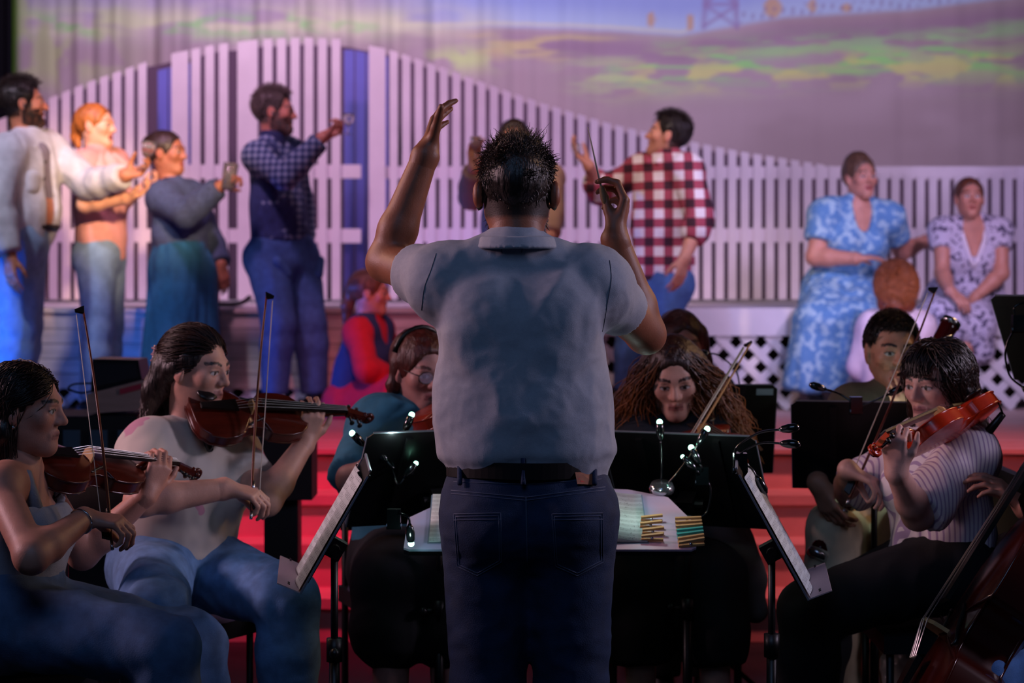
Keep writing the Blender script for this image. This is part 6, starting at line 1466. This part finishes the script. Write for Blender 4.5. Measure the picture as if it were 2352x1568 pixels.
clip_lamp('small double bead lamp on the face of the right stand', P(1612, 1092, 5.60), [([P(1612, 1075, 5.58), P(1607, 1064, 5.58)], True), ([P(1604, 1085, 5.58), P(1597, 1078, 5.58)], .006), ([P(1632, 1120, 5.6), P(1625, 1172, 5.6), P(1608, 1188, 5.6)], False)], light=(P(1606, 1040, 5.52), .15))
b = MB(); b.ball((0, 0, 0), np.array([.036, .02, .012]), 14); o = b.build('oval_lamp', CHROME, None, True, off=(0, 0, 0)); o.location = tuple(P(1572, 1192, 5.48)); tagp(o, 'oval chrome lamp head above the clothes pegs', 'lamp head')
clip_lamp('clip lamp with two long goosenecks on the right music stand', P(1700, 1062, 5.2), [([P(1690, 1030, 5.2), P(1740, 995, 5.18), P(1792, 986, 5.16)], False), ([P(1700, 1042, 5.2), P(1745, 1018, 5.18), P(1794, 1018, 5.16)], False), ([P(1725, 1075, 5.2), P(1738, 1095, 5.2)], False)])
clip_lamp('clip lamp on the top edge of the bassoonist stand', P(1966, 930, 5.98), [([P(1930, 905, 6.0), P(1895, 893, 6.0)], False), ([P(1985, 930, 5.98), P(2040, 905, 5.98)], .006)], light=(P(2030, 965, 6.25), .6))  # glow point added behind the stand to brighten the bassoonist's lap
clip_lamp('clip lamp with looped cable at the right picture edge', P(2338, 742, 5.86), [([P(2330, 705, 5.86), P(2370, 690, 5.86)], False), ([P(2310, 800, 5.86), P(2318, 860, 5.86), P(2350, 890, 5.86)], False)])
clip_lamp('thin black lamp arm beside the half hidden player', P(1700, 900, 6.75), [([P(1690, 850, 6.75), P(1650, 816, 6.75), P(1628, 812, 6.75)], False)])
# equipment at the left of the stage front
cab = root('equipment_cabinet', P(225, 1200, 7.45)*np.array([1, 1, 0]), 'black draped equipment cabinet behind the left violinists', 'cabinet'); zt = P(0, 950, 7.4)[2]
x0, x1 = P(120, 0, 7.4)[0], P(330, 0, 7.4)[0]
b = MB(); b.box(((x0+x1)/2, 7.45, zt/2), (x1-x0, .34, zt)); b.build('body', mat('cabinet_black', '#0d0d12', .6), cab)
for i in range(3): b = MB(); b.box((x0+.10+.10*i, 7.272, zt-.14), (.06, .01, .18)); b.build('blue_panel', mat('slate_panel', '#3c5266', .5), cab)
wb = root('wooden_case', P(268, 945, 7.42), 'slanted pale wooden case lying on the black cabinet', 'case')
q = [P(200, 950, 7.30), P(330, 940, 7.30), P(330, 872, 7.30), P(200, 905, 7.30)]
b = MB(); b.prism(q, (0, 1, 0), .26); b.build('body', mat('case_wood', '#a88a82', .6, noise=.15, nscale=5, stretch=(1, 1, 8)), wb)
b = MB(); b.prism([P(275, 893, 7.297), P(325, 880, 7.297), P(325, 893, 7.297), P(275, 906, 7.297)], (0, -1, 0), .002); b.build('red_label', mat('red_label', '#b03048', .6), wb)
sp_ = root('speaker_box', P(262, 895, 7.45), 'small black speaker box standing on the slanted wooden case', 'speaker')
q = [P(208, 902, 7.36), P(326, 872, 7.36), P(318, 826, 7.36), P(212, 824, 7.36)]; b = MB(); b.prism(q, (0, 1, 0), .18); b.build('cabinet', mat('speaker_black', '#0a0b12', .4), sp_)
b = MB(); b.prism([P(216, 890, 7.357), P(318, 866, 7.357), P(312, 836, 7.357), P(218, 834, 7.357)], (0, -1, 0), .004); b.build('grille', mat('grille', '#10131f', .7), sp_)
rod(sp_, 'cable', spline([P(212, 880, 7.38), P(170, 882, 7.36), P(158, 893, 7.34), P(185, 902, 7.33), P(210, 898, 7.33)], 6), .004, DESK, 6)
tw = root('loudspeaker_stand', P(648, 1400, 7.1)*np.array([1, 1, 0]), 'black cloth covered box on a narrow black pillar before the red steps', 'speaker stand')
b = MB(); b.box((P(652, 0, 7.1)[0], 7.1, P(0, 1070, 7.1)[2]), (.22, .2, .22)); b.build('box', mat('maroon_black', '#1a0a12', .7), tw)
b = MB(); b.box((P(650, 0, 7.1)[0], 7.1, P(0, 1142, 7.1)[2]/2), (.12, .12, P(0, 1142, 7.1)[2])); b.build('pillar', mat('cabinet_black'), tw)
# platform oddments
tr = root('tray', P(530, 695, 11.3), 'shallow black tray with an upturned end on the platform', 'tray'); zz = np.array([0, 0, PLZ])
def PX(px, Y): return (px-1176)/FPX*Y
b = MB(); V = spline([(PX(490, 11.3), 11.3, PLZ+.012), (PX(540, 11.3), 11.3, PLZ+.012), (PX(560, 11.3), 11.3, PLZ+.025), (PX(575, 11.3), 11.3, PLZ+.055)], 4)
for i in range(len(V)-1): b.bar(V[i], V[i+1], .12, .02)
b.build('shell', mat('tray_black', '#1c1416', .5), tr)
rc = root('red_can', (PX(486, 11.35), 11.35, PLZ+.024), 'red drink can on the platform behind the navy woman', 'can'); b = MB(); b.lathe([(.024, 0), (.030, .008), (.030, .10), (.024, .112)], (PX(486, 11.35), 11.45, PLZ+.002), (0, 0, 1), 14); b.build('body', mat('can_red', '#c01828', .35), rc, True)
# crumpled bag and floor cable
bg = root('plastic_bag', P(2080, 1500, 5.75)*np.array([1, 1, 0]), 'crumpled pale plastic bag on the pit floor near the cello', 'bag')
c = P(2078, 1480, 5.75); S = Sdf(); S.cap(np.array([c[0], c[1], .05]), c+np.array([0, 0, -.06]), .07, .055, .03); S.cap(c+np.array([0, 0, -.06]), c+np.array([.01, 0, .03]), .05, .025, .02)
part_from(S, .008, 'film', mat('bag_film', '#a8a6a0', .3, trans=.2), bg, (.018, 22, (1, 1, 1), 2))
fc = root('floor_cable', P(1880, 1560, 6.9)*np.array([1, 1, 0]), 'pale cable snaking over the dark pit floor', 'cable'); rod(fc, 'cord', spline([np.array([1.0, 6.6, .008]), np.array([1.15, 6.45, .008]), np.array([1.3, 6.55, .008]), np.array([1.5, 6.5, .008]), np.array([1.8, 6.8, .008])], 8), .006, mat('cord_grey', '#8a8a90', .5), 6)
